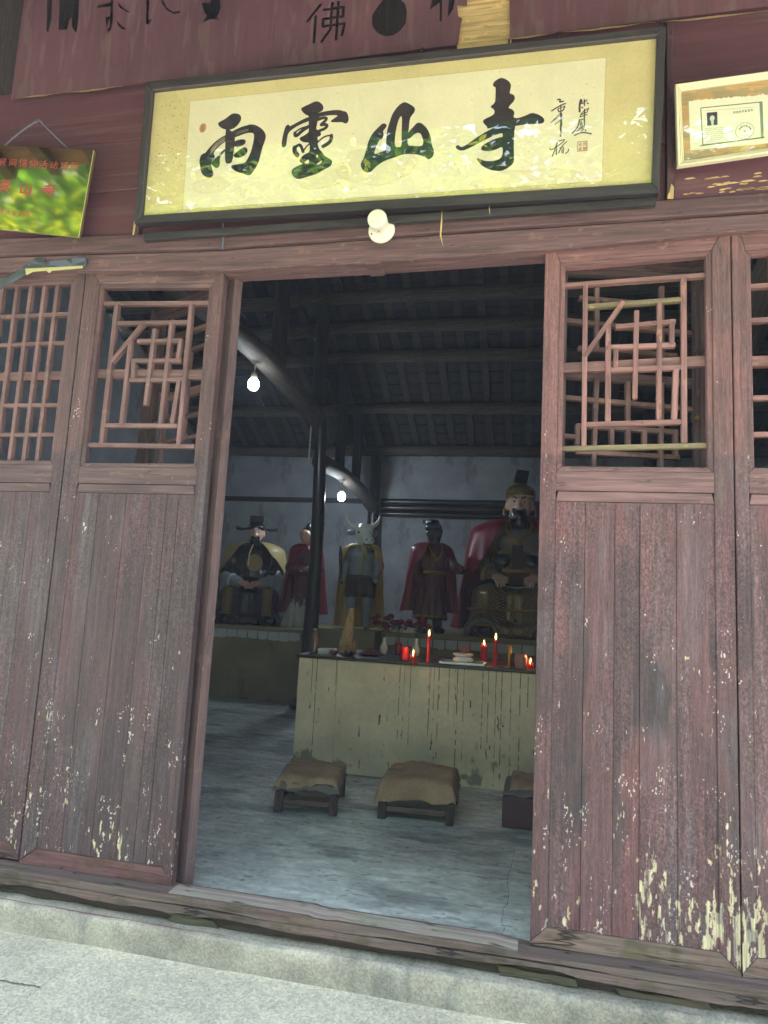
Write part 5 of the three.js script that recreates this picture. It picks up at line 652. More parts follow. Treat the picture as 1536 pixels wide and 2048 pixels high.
{ const p = aty(1003, 1655, 0.17), t = thing('kneeling_box', 'dark maroon kneeling box with folded cloths beside the right door', 'box', [p.x + 0.22, 0.17, p.z - 0.22]); local('case', box(-0.22, 0.22, 0, 0.175, -0.22, 0.22, true, 0.01), M.maroon, t); local('mat', drape(0.42, 0.42, 0.183, 0.02, 23, 0.02), M.clothGrey, t); local('cloth', drape(0.34, 0.34, 0.215, 0.03, 27, 0.03), M.clothTan, t); }

// things on the altar
const AT = (px, py) => { const p = aty(px, py, 1.0); p.y = 1.0; return p; };
const FLAME = std({ color: rgb(255, 190, 90), emissive: new THREE.Color(1, 0.55, 0.16), emissiveIntensity: 2.6 });
function candle(px, py, h, r, lit, label) {
  const p = AT(px, py), t = thing('candle', label, 'candle', [p.x, 1.001, p.z]);
  local('wax', lathe([[0, 0], [r * 1.5, 0], [r * 1.35, 0.004], [r * 1.02, 0.01], [r, h * 0.6], [r * 1.08, h - 0.006], [r * 0.9, h], [r * 0.45, h - 0.004], [0, h - 0.004]], 0, 0, 0, 16), M.candle, t);
  for (let i = 0; i < 3; i++) { const a = i * 2.2 + px; local('drip', new THREE.SphereGeometry(r * 0.3, 8, 6).scale(1, 4 + i * 2, 1).translate(Math.cos(a) * r * 0.95, h * (0.84 - i * 0.08), Math.sin(a) * r * 0.95), M.wax, t); }
  if (lit) { local('wick', new THREE.CylinderGeometry(0.0012, 0.0012, 0.014, 6).translate(0, h + 0.002, 0), M.black, t); local('flame', lathe([[0, 0], [0.0045, 0.005], [0.0072, 0.014], [0.006, 0.026], [0.003, 0.038], [0, 0.048]], 0, h + 0.003, 0, 12), FLAME, t); const L = new THREE.PointLight(new THREE.Color(1, 0.5, 0.2), 0.012); L.position.set(0, h + 0.07, 0.012); L.castShadow = true; L.shadow.radius = 0.4; t.add(L); }
}
candle(856, 1325, 0.185, 0.0125, true, 'tall lit red candle beside the vases of roses'); candle(990, 1335, 0.19, 0.013, true, 'tall lit red candle right of the incense tray'); candle(967, 1323, 0.115, 0.026, true, 'short thick lit red candle behind the tall one'); candle(826, 1325, 0.04, 0.024, true, 'low burnt-down lit red candle beside the red votive glass'); candle(1061, 1339, 0.03, 0.022, true, 'low lit candle stub against the right door edge');
const prop = (n, px, py, prof, mat, label, cat, seg = 20, grp) => { const p = AT(px, py), m = single(n, lathe(prof, p.x, 1.001, p.z, seg), mat, label, cat, grp); return m; };
prop('votive_glass', 808, 1322, [[0, 0], [0.026, 0], [0.03, 0.02], [0.03, 0.085], [0.026, 0.1], [0.02, 0.098], [0, 0.094]], M.candle, 'red votive glass beside the low burnt-down candle', 'glass');
prop('lidded_jar', 628, 1306, [[0, 0], [0.034, 0], [0.036, 0.01], [0.036, 0.13], [0.03, 0.15], [0.022, 0.156], [0.024, 0.16], [0.024, 0.18], [0.01, 0.184], [0, 0.184]], M.bottle, 'brown glazed jar at the left end of the altar', 'jar');
prop('tea_bowl', 668, 1311, [[0, 0], [0.014, 0], [0.018, 0.004], [0.03, 0.02], [0.033, 0.036], [0.031, 0.036], [0.027, 0.02], [0, 0.008]], M.bottle, 'small dark bowl beside the stack of booklets', 'bowl'); prop('tea_bowl', 696, 1313, [[0, 0], [0.016, 0], [0.03, 0.012], [0.034, 0.04], [0.031, 0.04], [0.026, 0.014], [0, 0.008]], M.black, 'small black bowl in front of the tall wooden stake', 'bowl');
prop('paper_cup', 705, 1305, [[0, 0], [0.03, 0], [0.038, 0.085], [0.041, 0.088], [0.036, 0.088], [0.029, 0.004], [0, 0.004]], M.planed, 'tan paper cup beside the plate of red cloth', 'cup');
{ const p = AT(650, 1308), t = thing('booklet_stack', 'stack of white booklets beside the brown jar', 'booklets', [p.x, 1.0, p.z]); for (let i = 0; i < 4; i++) local('booklet', box(-0.045 + 0.004 * rnd(), 0.042, 0.001 + i * 0.0105, 0.0105 + i * 0.0105, -0.06, 0.06), M.paper, t); }
{ const p = AT(688, 1306), t = thing('wooden_stake', 'tall tapered pale wooden stake standing on the altar', 'stake', [p.x, 1.0, p.z]); for (let i = 0; i < 6; i++) { const a = i / 6, b = (i + 0.97) / 6, w0 = mix(0.062, 0.016, a), w1 = mix(0.062, 0.016, b), o = (s) => s * 0.05; local('segment', poly([[-w0 + o(a), 0.001 + a * 0.36], [w0 + o(a), 0.001 + a * 0.36], [w1 + o(b), 0.001 + b * 0.36], [-w1 + o(b), 0.001 + b * 0.36]], 0.015, 0.03, false, 0.002), M.planed, t); } }
{ const p = AT(740, 1312), t = thing('offering_plate', 'dark plate heaped with red cloth on the altar', 'plate', [p.x, 1.0, p.z]); local('plate', lathe([[0, 0.001], [0.05, 0.001], [0.09, 0.012], [0.088, 0.016], [0.05, 0.006], [0, 0.006]], 0, 0, 0, 24), M.black, t); local('cloth_heap', sheet((u, v) => { const a = u * 6.283, r = v * 0.1 * (0.8 + 0.4 * vn(u * 6 % 6, 1, 8)); return V(Math.cos(a) * r, 0.012 + 0.045 * (1 - v) + 0.02 * (fbm(Math.cos(a) * 2 + 4, v * 3 + Math.sin(a) * 2, 3, 5) - 0.4), Math.sin(a) * r * 0.8); }, 36, 10), M.rose, t); }
const rR = RNG(66);
function vase(px, py, prof, mat, label, n, spread) {
  const p = AT(px, py), t = thing('flower_vase', label, 'vase', [p.x, 1.001, p.z], 'vases of red roses on the altar'); local('body', lathe(prof, 0, 0, 0, 22), mat, t); const top = prof[prof.length - 2][1];
  for (let i = 0; i < n; i++) { const a = rR() * 6.283, r = spread * Math.sqrt(rR()), h = top + 0.09 + 0.1 * rR(), q = V(Math.cos(a) * r, h, Math.sin(a) * r * 0.6); local('stem', tube([[0, top - 0.03, 0], [q.x * 0.4, top + (h - top) * 0.6, q.z * 0.4], q], 0.0022, 8, 5), M.leaf, t);
    const g = new THREE.IcosahedronGeometry(0.026, 3), P = g.attributes.position; for (let k = 0; k < P.count; k++) { const v = V().fromBufferAttribute(P, k), s = 1 + 0.28 * Math.sin(Math.atan2(v.z, v.x) * 5 + v.y * 190) - 0.25 * Math.max(0, v.y / 0.026); P.setXYZ(k, v.x * s, v.y * 0.85, v.z * s); } g.computeVertexNormals(); g.translate(q.x, q.y, q.z); local('rose', g, M.rose, t);
    for (let k = 0; k < 3; k++) { const b = rR() * 6.283, l = sheet((u, v) => V((u - 0.5) * 0.026 * Math.sin(Math.PI * clamp(v, 0.05, 0.95)), 0.01 * Math.sin(v * 3), v * 0.055), 2, 5); l.rotateX(0.3 - rR()); l.rotateY(b); l.translate(q.x * 0.75, mix(top, q.y, 0.5 + 0.3 * rR()), q.z * 0.75); local('leaf', l, M.leaf, t); } }
}
vase(767, 1308, [[0, 0], [0.022, 0], [0.026, 0.006], [0.034, 0.04], [0.03, 0.065], [0.014, 0.09], [0.012, 0.115], [0.017, 0.13], [0.013, 0.13], [0, 0.1]], M.porcelain, 'white porcelain vase of red roses, left of the red vase', 7, 0.11);
vase(796, 1310, [[0, 0], [0.022, 0], [0.034, 0.03], [0.036, 0.06], [0.026, 0.09], [0.011, 0.105], [0.012, 0.13], [0.009, 0.13], [0, 0.1]], M.redGlaze, 'red glazed vase of roses between the white ones', 6, 0.1);
vase(831, 1312, [[0, 0], [0.024, 0], [0.036, 0.035], [0.034, 0.062], [0.016, 0.09], [0.012, 0.125], [0.017, 0.14], [0.013, 0.14], [0, 0.11]], M.porcelain, 'white porcelain vase of red roses behind the tall candle', 6, 0.1);
{ const p = AT(926, 1329), t = thing('incense_tray', 'white incense burner with red sticks on a pale enamel tray', 'incense burner', [p.x, 1.0, p.z]); local('tray', [box(-0.15, 0.15, 0.001, 0.006, -0.09, 0.09, true, 0.002), box(-0.165, -0.148, 0.004, 0.022, -0.09, 0.09), box(0.148, 0.165, 0.004, 0.022, -0.09, 0.09), box(-0.165, 0.165, 0.004, 0.022, 0.0905, 0.102, true), box(-0.165, 0.165, 0.004, 0.022, -0.102, -0.0905, true)], M.tin, t); local('burner', lathe([[0, 0.007], [0.06, 0.007], [0.074, 0.02], [0.076, 0.04], [0.06, 0.052], [0.058, 0.058], [0.074, 0.066], [0.076, 0.08], [0.066, 0.08], [0.06, 0.07], [0, 0.07]], 0, 0, 0, 26), M.porcelain, t); for (let i = 0; i < 22; i++) { const x = (rR() - 0.5) * 0.09, z = (rR() - 0.5) * 0.08; local('incense_stick', new THREE.CylinderGeometry(0.0011, 0.0011, 0.05 + 0.03 * rR(), 5).rotateZ((rR() - 0.5) * 0.3).translate(x, 0.098, z), M.wax, t); } }
prop('candle_stand', 1018, 1337, [[0, 0], [0.028, 0], [0.028, 0.006], [0.012, 0.014], [0.009, 0.05], [0.015, 0.06], [0.015, 0.15], [0.018, 0.152], [0.018, 0.158], [0, 0.16]], M.brass, 'dark brass candle stand near the right door edge', 'candle stand');
prop('stick_pot', 1041, 1338, [[0, 0], [0.034, 0], [0.042, 0.03], [0.044, 0.08], [0.036, 0.1], [0.032, 0.1], [0.038, 0.078], [0, 0.06]], M.pinkPot, 'pinkish pot between the brass stand and the candle stub', 'pot');
// ---------------------------------------------------------------- statues
function headOn(t, y, s, o = {}) { // s = head height; the head looks along +z turned by o.turn
  const G = new THREE.Group(); G.name = 'head'; G.position.set(o.x ?? 0, y, o.z ?? 0); G.rotation.set(o.tilt ?? 0, o.turn ?? 0, 0); t.add(G);
  const k = (p) => p.map((q) => q * s);
  const S = (prims, kk, cell) => sdfGeo(prims.map((p) => p.c ? { ...p, c: [k(p.c[0]), k(p.c[1]), p.c[2] * s, (p.c[3] ?? p.c[2]) * s] } : p.e ? { ...p, e: [k(p.e[0]), k(p.e[1])] } : { ...p, b: [k(p.b[0]), k(p.b[1]), (p.b[2] ?? 0.02) * s] }), kk * s, cell * s);
  local('face', S([{ e: [[0, 0.1, 0], [0.35, 0.4, 0.38]] }, { e: [[0, -0.22, 0.08], [0.27, 0.28, 0.28]] }, { c: [[0, 0.08, 0.35], [0, -0.09, 0.42], 0.03, 0.055], k: 0.05 }, { e: [[-0.05, -0.1, 0.37], [0.04, 0.03, 0.04]], k: 0.03 }, { e: [[0.05, -0.1, 0.37], [0.04, 0.03, 0.04]], k: 0.03 }, { c: [[-0.2, 0.13, 0.29], [0.2, 0.13, 0.29], 0.04], k: 0.08 }, { e: [[-0.17, -0.09, 0.27], [0.1, 0.1, 0.08]] }, { e: [[0.17, -0.09, 0.27], [0.1, 0.1, 0.08]] }, { e: [[-0.36, -0.02, 0], [0.045, 0.14, 0.08]], k: 0.03 }, { e: [[0.36, -0.02, 0], [0.045, 0.14, 0.08]], k: 0.03 }, { c: [[0, -0.28, -0.04], [0, -0.75, -0.06], 0.19, 0.2] }, { c: [[-0.07, -0.22, 0.345], [0.07, -0.22, 0.345], 0.025], k: 0.02 }], 0.1, 0.028), o.skin ?? M.skin, G);
  const E = (n, c, r, m) => local(n, new THREE.SphereGeometry(1, 14, 10).scale(r[0] * s, r[1] * s, r[2] * s).translate(...k(c)), m, G);
  for (const q of [-1, 1]) { E('eye', [q * 0.14, 0.045, 0.372], [0.072, 0.034, 0.03], o.dark ? M.gold : M.eyeWhite); E('pupil', [q * 0.14, 0.045, 0.39], [0.028, 0.028, 0.018], M.black); local('eyebrow', tube([k([q * 0.055, 0.125, 0.41]), k([q * 0.15, 0.175, 0.385]), k([q * 0.26, 0.16, 0.3])], 0.022 * s, 8, 6), o.dark ? M.gold : M.black, G); }
  if (!o.beard) E('lips', [0, -0.225, 0.385], [0.075, 0.028, 0.02], M.lips);
  if (o.beard) local('beard', S([{ c: [[-0.13, -0.17, 0.33], [0.13, -0.17, 0.33], 0.045] }, { c: [[-0.14, -0.17, 0.32], [-0.17, -0.42, 0.25], 0.05, 0.06] }, { c: [[0.14, -0.17, 0.32], [0.17, -0.42, 0.25], 0.05, 0.06] }, { e: [[0, -0.34, 0.32], [0.16, 0.17, 0.1]] }, { e: [[0, -0.55, 0.24], [0.2, o.beard, 0.14]] }, { c: [[-0.25, -0.3, 0.1], [-0.12, -0.5, 0.2], 0.06, 0.07] }, { c: [[0.25, -0.3, 0.1], [0.12, -0.5, 0.2], 0.06, 0.07] }], 0.06, 0.03), M.black, G);
  if (o.hair) local('hair', S([{ e: [[0, 0.22, -0.09], [0.42, 0.38, 0.42]] }, ...(o.bun ? [{ e: [[0, 0.6, -0.08], [0.16, 0.2, 0.16]] }] : []), { e: [[-0.34, -0.05, -0.08], [0.07, 0.22, 0.16]] }, { e: [[0.34, -0.05, -0.08], [0.07, 0.22, 0.16]] }], 0.08, 0.03), M.black, G);
  G.userData.k = k; return { G, S, E, k };
}
function handOn(t, p, s, ang, mat, q) { // fist-like resting hand: palm, four bent fingers, thumb; q mirrors
  const prims = [{ e: [[0, 0, 0], [0.5, 0.28, 0.5]] }]; [-0.36, -0.12, 0.12, 0.34].forEach((x, i) => { const L = [0.78, 0.92, 0.88, 0.7][i]; prims.push({ c: [[x, 0.05, 0.35], [x * 1.08, 0.02, 0.35 + L * 0.45], 0.13, 0.12], k: 0.06 }, { c: [[x * 1.08, 0.02, 0.35 + L * 0.45], [x * 1.05, -0.26, 0.35 + L * 0.72], 0.12, 0.1], k: 0.06 }); }); prims.push({ c: [[q * 0.4, -0.02, -0.05], [q * 0.66, -0.06, 0.3], 0.15, 0.12], k: 0.08 }, { c: [[q * 0.66, -0.06, 0.3], [q * 0.58, -0.12, 0.56], 0.12, 0.1], k: 0.06 });
  const g = sdfGeo(prims, 0.12, 0.055); g.scale(s, s, s); const m = local('hand', g, mat, t); m.position.set(...p); m.rotation.set(...ang); return m;
}
function cape(t, mat, o) { // from the neck over the shoulders to the hem; open in front
  local('cape', sheet((u, v) => { const n = (u - 0.5) * 2, A0 = mix(o.openTop ?? 2.7, o.open, sstep(0.05, o.part ?? 0.5, v)), a = n * A0, f = v < 0.14 ? v / 0.14 : 1, d = v < 0.14 ? 0 : (v - 0.14) / 0.86; const rx = mix(o.neck, mix(o.sx, o.bx, Math.pow(d, 0.8)), f), rz = mix(o.neck, mix(o.sz, o.bz, Math.pow(d, 0.8)), f), y = v < 0.14 ? mix(o.y1, o.ys, f * f) : mix(o.ys, o.y0 + (o.lift ?? 0) * Math.abs(n), d); const w = 1 + (0.05 + 0.07 * d) * d * Math.sin(a * 6.2 + 1 + o.seed + 0.6 * d) + 0.05 * d * Math.sin(a * 15 + o.seed * 2) + 0.02 * (vn(a * 3 + 20, v * 6, o.seed) - 0.5); return V((o.x ?? 0) + Math.sin(a) * rx * w, y + 0.008 * Math.sin(a * 9) * f, (o.z ?? 0) - Math.cos(a) * rz * w); }, 96, 30), mat, t);
}
function seated(name, label, base, sc, turn, o) {
  const t = thing(name, label, 'statue', [base.x, base.y, base.z]); t.rotation.y = turn; t.scale.setScalar(sc); t.userData.turned = true;
  local('robe', sdfGeo([{ e: [[0, 1.0, 0], [0.3, 0.36, 0.21]] }, { e: [[0, 0.76, 0.05], [0.32, 0.24, 0.25]] }, { c: [[-0.28, 1.2, -0.02], [0.28, 1.2, -0.02], 0.13] }, { c: [[-0.34, 1.16, -0.02], [-0.39, 0.84, 0.06], 0.1, 0.1] }, { c: [[0.34, 1.16, -0.02], [0.39, 0.84, 0.06], 0.1, 0.1] }, { c: [[-0.39, 0.84, 0.06], [-0.25, 0.67, 0.32], 0.11, 0.1] }, { c: [[0.39, 0.84, 0.06], [0.25, 0.67, 0.32], 0.11, 0.1] }, { b: [[0, 0.25, -0.06], [0.42, 0.25, 0.26], 0.06] }], 0.07, 0.02, [0.006, 13, 1.1]), o.robe, t);
  local('skirt', sdfGeo([{ c: [[-0.22, 0.46, 0], [-0.3, 0.44, 0.38], 0.17, 0.17] }, { c: [[0.22, 0.46, 0], [0.3, 0.44, 0.38], 0.17, 0.17] }, { c: [[-0.3, 0.42, 0.38], [-0.33, 0.13, 0.42], 0.17, 0.19] }, { c: [[0.3, 0.42, 0.38], [0.33, 0.13, 0.42], 0.17, 0.19] }, { b: [[0, 0.28, 0.28], [0.34, 0.25, 0.16], 0.07] }, { b: [[0, 0.07, 0.2], [0.55, 0.07, 0.36], 0.05] }, { e: [[-0.34, 0.1, 0.66], [0.15, 0.17, 0.2]], cut: true }, { e: [[0.34, 0.1, 0.66], [0.15, 0.17, 0.2]], cut: true }], 0.07, 0.02, [0.008, 15, 0.5]), o.skirt, t);
  for (const q of [-1, 1]) { local('hem_roll', new THREE.TorusGeometry(0.16, 0.024, 8, 20, Math.PI).translate(q * 0.34, 0.02, 0.56), o.hem ?? M.boot, t); local('boot', sdfGeo([{ e: [[q * 0.34, 0.075, 0.5], [0.085, 0.07, 0.15]] }], 0.02, 0.02), M.black, t); handOn(t, [q * (o.hx ?? 0.2), 0.655, 0.46], 0.135, [0.55, q * -(o.hin ?? 0.5), 0], o.skin ?? M.skin, -q); local('cuff', new THREE.TorusGeometry(0.115, 0.03, 8, 18).rotateY(q * -0.8).translate(q * 0.29, 0.67, 0.31), o.cuff ?? M.gold, t); }
  local('belt', sdfGeo([{ e: [[0, 0.74, 0.06], [0.36, 0.06, 0.29]] }], 0.01, 0.022), o.belt ?? M.gold, t);
  return t;
}
{ // king
  const t = seated('seated_king_statue', 'large seated bearded king statue in red cape and flat-topped crown', V(-0.2, 1.085, -5.95), 1.06, -0.03, { robe: M.brocade, skirt: M.brocade, hem: M.boot });
  const { G, S, E, k } = headOn(t, 1.53, 0.42, { beard: 0.17, z: 0.03 });
  local('cap', S([{ e: [[0, 0.32, -0.02], [0.42, 0.28, 0.42]] }, { b: [[0, 0.22, -0.02], [0.4, 0.07, 0.41], 0.06] }], 0.06, 0.03), M.brocade, G); local('crown_post', box(-0.055, 0.055, 0.235, 0.29, -0.04, 0.05), M.gold, G); local('crown_plate', uvm(new RoundedBoxGeometry(0.15, 0.018, 0.2, 1, 0.004).rotateX(1.05).rotateZ(-0.14).translate(0.012, 0.335, 0.03)), M.black, G);
  for (const q of [-1, 1]) local('ear_tassel', tube([k([q * 0.4, -0.02, 0]), k([q * 0.44, -0.15, 0.02]), k([q * 0.43, -0.3, 0.02])], 0.011, 8, 6), M.gold, G);
  local('chest_plate', sdfGeo([{ e: [[0, 1.08, 0.12], [0.24, 0.17, 0.15]] }, { c: [[-0.22, 0.95, 0.16], [0.22, 0.95, 0.16], 0.035] }], 0.03, 0.018), M.boot, t);
  local('belly_armour', sdfGeo([{ e: [[-0.16, 0.84, 0.2], [0.13, 0.1, 0.1]] }, { e: [[0.16, 0.84, 0.2], [0.13, 0.1, 0.1]] }], 0.03, 0.018), M.black, t);
  local('sash', poly([[-0.075, 0.06], [0.075, 0.06], [0.06, 0.96], [-0.06, 0.96]], 0.36, 0.02, false, 0.004).rotateX(-0.2).translate(0, 0.04, 0.1), M.hide, t);
  local('knee_trim', tube([[-0.52, 0.5, 0.36], [-0.3, 0.61, 0.5], [0, 0.55, 0.5], [0.3, 0.61, 0.5], [0.52, 0.5, 0.36]], 0.026, 30, 8), M.black, t);
  for (const q of [-1, 1]) local('collar', tube([[q * 0.16, 1.34, 0.04], [q * 0.13, 1.2, 0.2], [0, 1.06, 0.285]], 0.02, 14, 8), M.gold, t);
  for (const y of [0.12, 0.3]) local('robe_band', tube([[-0.52, y, 0.42], [-0.33, y + 0.01, 0.63], [-0.1, y, 0.47], [0.1, y, 0.47], [0.33, y + 0.01, 0.63], [0.52, y, 0.42]], 0.014, 40, 6), M.gold, t);
  cape(t, M.capeRed, { neck: 0.15, y1: 1.36, ys: 1.24, y0: 0.06, sx: 0.56, sz: 0.37, bx: 0.74, bz: 0.52, open: 1.85, openTop: 2.8, part: 0.95, seed: 1 });
}
{ // official
  const p = at(497, 1245, -5.9), t = seated('seated_official_statue', 'seated official statue in winged black hat and pale gold cape', V(p.x, 1.05, -5.95), 0.8, 0.28, { robe: M.robeDark, skirt: M.robeDark, hem: M.black, cuff: M.robeGrey, belt: M.black, hx: 0.12, hin: 1.0 });
  const { G, S, k } = headOn(t, 1.5, 0.36, { beard: 0.14, z: 0.03 });
  local('hat', S([{ e: [[0, 0.3, -0.03], [0.4, 0.24, 0.4]] }, { b: [[0, 0.6, -0.1], [0.34, 0.24, 0.22], 0.05] }, { b: [[0, 0.2, -0.02], [0.4, 0.06, 0.4], 0.05] }], 0.06, 0.03), M.black, G);
  for (const q of [-1, 1]) local('hat_wing', sdfGeo([{ c: [[q * 0.12, 0.09, -0.04], [q * 0.24, 0.07, -0.04], 0.02, 0.02] }, { c: [[q * 0.24, 0.07, -0.04], [q * 0.33, 0.085, -0.04], 0.024, 0.03] }], 0.02, 0.009), M.black, G);
  local('breast_badge', new THREE.CylinderGeometry(0.13, 0.13, 0.02, 24).rotateX(Math.PI / 2).scale(1, 1.1, 1).rotateX(-0.12).translate(0.03, 1.0, 0.25), M.brocade, t);
  for (const q of [-1, 1]) { local('knee_panel', sheet((u, v) => { const a = (u - 0.5) * 1.3; return V(q * 0.31 + Math.sin(a) * 0.13, mix(0.58, 0.16, v), 0.4 + Math.cos(a) * (0.235 + 0.03 * v)); }, 8, 10), M.brocade, t); local('sleeve', sdfGeo([{ c: [[q * 0.42, 0.72, 0.2], [q * 0.2, 0.66, 0.36], 0.12, 0.1] }, { c: [[q * 0.4, 0.66, 0.26], [q * 0.42, 0.5, 0.34], 0.1, 0.07] }], 0.05, 0.02), M.robeGrey, t); }
  local('neck_tie', tube([[-0.02, 1.3, 0.22], [-0.06, 1.15, 0.27], [-0.07, 0.95, 0.28]], 0.012, 10, 6), M.capeGold, t);
  cape(t, M.capeGold, { neck: 0.15, y1: 1.36, ys: 1.24, y0: 0.3, sx: 0.49, sz: 0.34, bx: 0.6, bz: 0.44, open: 1.6, openTop: 2.7, part: 0.7, seed: 5 });
}
function standing(name, label, base, sc, turn) { const t = thing(name, label, 'statue', [base.x, base.y, base.z]); t.rotation.y = turn; t.scale.setScalar(sc); t.userData.turned = true; return t; }
{ // attendant woman
  const p = at(603, 1252, -5.75), t = standing('attendant_woman_statue', 'standing woman statue in crimson cape and white skirt behind the column', V(p.x, 1.05, -5.75), 0.92, 0.1);
  local('gown', sdfGeo([{ c: [[0, 0.95, 0], [0, 0.7, 0.01], 0.14, 0.13] }, { c: [[-0.1, 1.08, 0], [0.1, 1.08, 0], 0.085] }, { c: [[-0.17, 1.06, 0], [-0.2, 0.82, 0.06], 0.07, 0.06] }, { c: [[0.17, 1.06, 0], [0.2, 0.82, 0.06], 0.07, 0.06] }, { c: [[-0.2, 0.82, 0.06], [-0.05, 0.78, 0.18], 0.06, 0.06] }, { c: [[0.2, 0.82, 0.06], [0.05, 0.78, 0.18], 0.06, 0.06] }, { c: [[0, 0.7, 0], [0, 0.3, 0.02], 0.14, 0.16] }], 0.06, 0.016, [0.009, 11, 0.75]), M.robeRed, t);
  local('skirt', sdfGeo([{ c: [[0, 0.45, 0.02], [0, 0.08, 0.02], 0.14, 0.19] }, { c: [[-0.1, 0.2, 0.04], [-0.22, 0.03, 0.06], 0.09, 0.05] }, { b: [[0, 0.02, 0.02], [0.18, 0.02, 0.15], 0.01] }], 0.07, 0.018, [0.014, 12, 0.6]), M.robeWhite, t);
  headOn(t, 1.27, 0.24, { hair: true, bun: true, skin: M.skinPale, turn: -0.5 }); for (const q of [-1, 1]) handOn(t, [q * 0.03, 0.79, 0.2], 0.055, [0.4, -q * 1.1, 0], M.skinPale, -q);
  cape(t, M.capeRed, { neck: 0.085, y1: 1.13, ys: 1.07, y0: 0.2, sx: 0.24, sz: 0.17, bx: 0.32, bz: 0.24, open: 2.35, openTop: 2.9, seed: 9 });
}
{ // ox-headed guard
  const p = at(716, 1258, -5.35), t = standing('ox_headed_statue', 'standing ox-headed guard statue with blue-grey skin, orange cape and club', V(p.x, 1.09, -5.35), 1.0, 0.05);
  local('body', sdfGeo([{ e: [[0, 0.84, 0], [0.165, 0.13, 0.11]] }, { e: [[-0.065, 0.88, 0.06], [0.085, 0.06, 0.06]] }, { e: [[0.065, 0.88, 0.06], [0.085, 0.06, 0.06]] }, { e: [[0, 0.7, 0.02], [0.14, 0.12, 0.1]] }, { e: [[0, 0.6, 0], [0.15, 0.09, 0.11]] }, { c: [[-0.18, 0.93, 0], [-0.215, 0.76, -0.01], 0.06, 0.048] }, { c: [[-0.215, 0.76, -0.01], [-0.2, 0.62, 0.07], 0.046, 0.034] }, { c: [[0.18, 0.93, 0], [0.22, 0.76, -0.01], 0.06, 0.048] }, { c: [[0.22, 0.76, -0.01], [0.19, 0.64, 0.07], 0.046, 0.034] }, { c: [[-0.085, 0.56, 0], [-0.1, 0.31, 0.02], 0.085, 0.06] }, { c: [[-0.1, 0.31, 0.02], [-0.1, 0.05, 0], 0.058, 0.04] }, { c: [[0.085, 0.56, 0], [0.1, 0.31, 0.02], 0.085, 0.06] }, { c: [[0.1, 0.31, 0.02], [0.1, 0.05, 0], 0.058, 0.04] }, { c: [[-0.1, 0.03, -0.03], [-0.115, 0.025, 0.11], 0.035, 0.026] }, { c: [[0.1, 0.03, -0.03], [0.115, 0.025, 0.11], 0.035, 0.026] }, { c: [[0, 0.92, 0], [0, 1.04, 0.01], 0.075, 0.07] }], 0.045, 0.013), M.oxSkin, t);
  for (const q of [-1, 1]) handOn(t, [q * 0.2, 0.6, 0.085], 0.05, [1.2, 0, 0], M.oxSkin, -q);
  local('hide_shorts', sdfGeo([{ e: [[0, 0.6, 0], [0.17, 0.075, 0.13]] }, { c: [[-0.085, 0.56, 0], [-0.1, 0.43, 0.01], 0.1, 0.088] }, { c: [[0.085, 0.56, 0], [0.1, 0.43, 0.01], 0.1, 0.088] }, { c: [[0, 0.56, 0.06], [0, 0.45, 0.07], 0.08, 0.05] }], 0.04, 0.013), M.hide, t);
  const G = new THREE.Group(); G.name = 'head'; G.position.set(0.01, 1.14, 0.03); G.rotation.set(0.14, 0.5, 0); G.scale.setScalar(1.2); t.add(G);
  local('skull', sdfGeo([{ e: [[0, 0.02, 0], [0.085, 0.09, 0.095]] }, { c: [[0, -0.005, 0.06], [0, -0.055, 0.155], 0.068, 0.05] }, { e: [[0, -0.06, 0.165], [0.054, 0.04, 0.035]] }, { c: [[-0.05, 0.045, 0.06], [0.05, 0.045, 0.06], 0.03] }, { c: [[0, -0.03, 0], [0, -0.1, -0.02], 0.07, 0.075] }], 0.03, 0.01), M.oxHead, G);
  for (const q of [-1, 1]) { const P = []; for (let i = 0; i <= 8; i++) { const a = i / 8; P.push([q * (0.055 + 0.13 * Math.sin(a * 1.35)), 0.06 + 0.03 * a + 0.1 * a * a, -0.01 - 0.02 * a, mix(0.036, 0.006, a)]); } local('horn', log(P, 12, 0.05, 3), M.oxHead, G); local('ear', sdfGeo([{ e: [[q * 0.12, 0.01, -0.02], [0.055, 0.028, 0.018]] }], 0.01, 0.008), M.oxSkin, G); local('eye', new THREE.SphereGeometry(0.018, 12, 8).translate(q * 0.068, 0.02, 0.075), M.eyeWhite, G); local('pupil', new THREE.SphereGeometry(0.011, 10, 8).translate(q * 0.077, 0.02, 0.084), M.black, G); local('nostril', new THREE.SphereGeometry(0.011, 10, 8).translate(q * 0.026, -0.05, 0.196), M.black, G); }
  local('muzzle_band', tube([[-0.05, -0.09, 0.16], [0, -0.1, 0.195], [0.05, -0.09, 0.16]], 0.008, 10, 6), M.black, G);
  single('club', log([[p.x - 0.205, 1.62, -5.255, 0.014], [p.x - 0.225, 1.78, -5.25, 0.02], [p.x - 0.245, 1.98, -5.25, 0.022], [p.x - 0.25, 2.07, -5.25, 0.01]], 10, 0.1, 5), M.black, 'black club held by the ox-headed guard', 'club'); 
  local('ribbon', [tube([[-0.09, 0.99, 0.1], [0, 1.0, 0.13], [0.09, 0.99, 0.1]], 0.016, 10, 8), tube([[0.02, 1.0, 0.13], [0.04, 0.9, 0.15], [0.03, 0.76, 0.13], [0.035, 0.64, 0.14]], 0.013, 14, 6), tube([[0.02, 1.0, 0.13], [0.07, 0.93, 0.14], [0.08, 0.84, 0.13]], 0.015, 10, 6)], M.capeGold, t);
  cape(t, M.capeOrange, { neck: 0.1, y1: 1.02, ys: 0.95, y0: 0.02, sx: 0.24, sz: 0.16, bx: 0.32, bz: 0.24, open: 1.75, openTop: 2.5, seed: 13 });
}
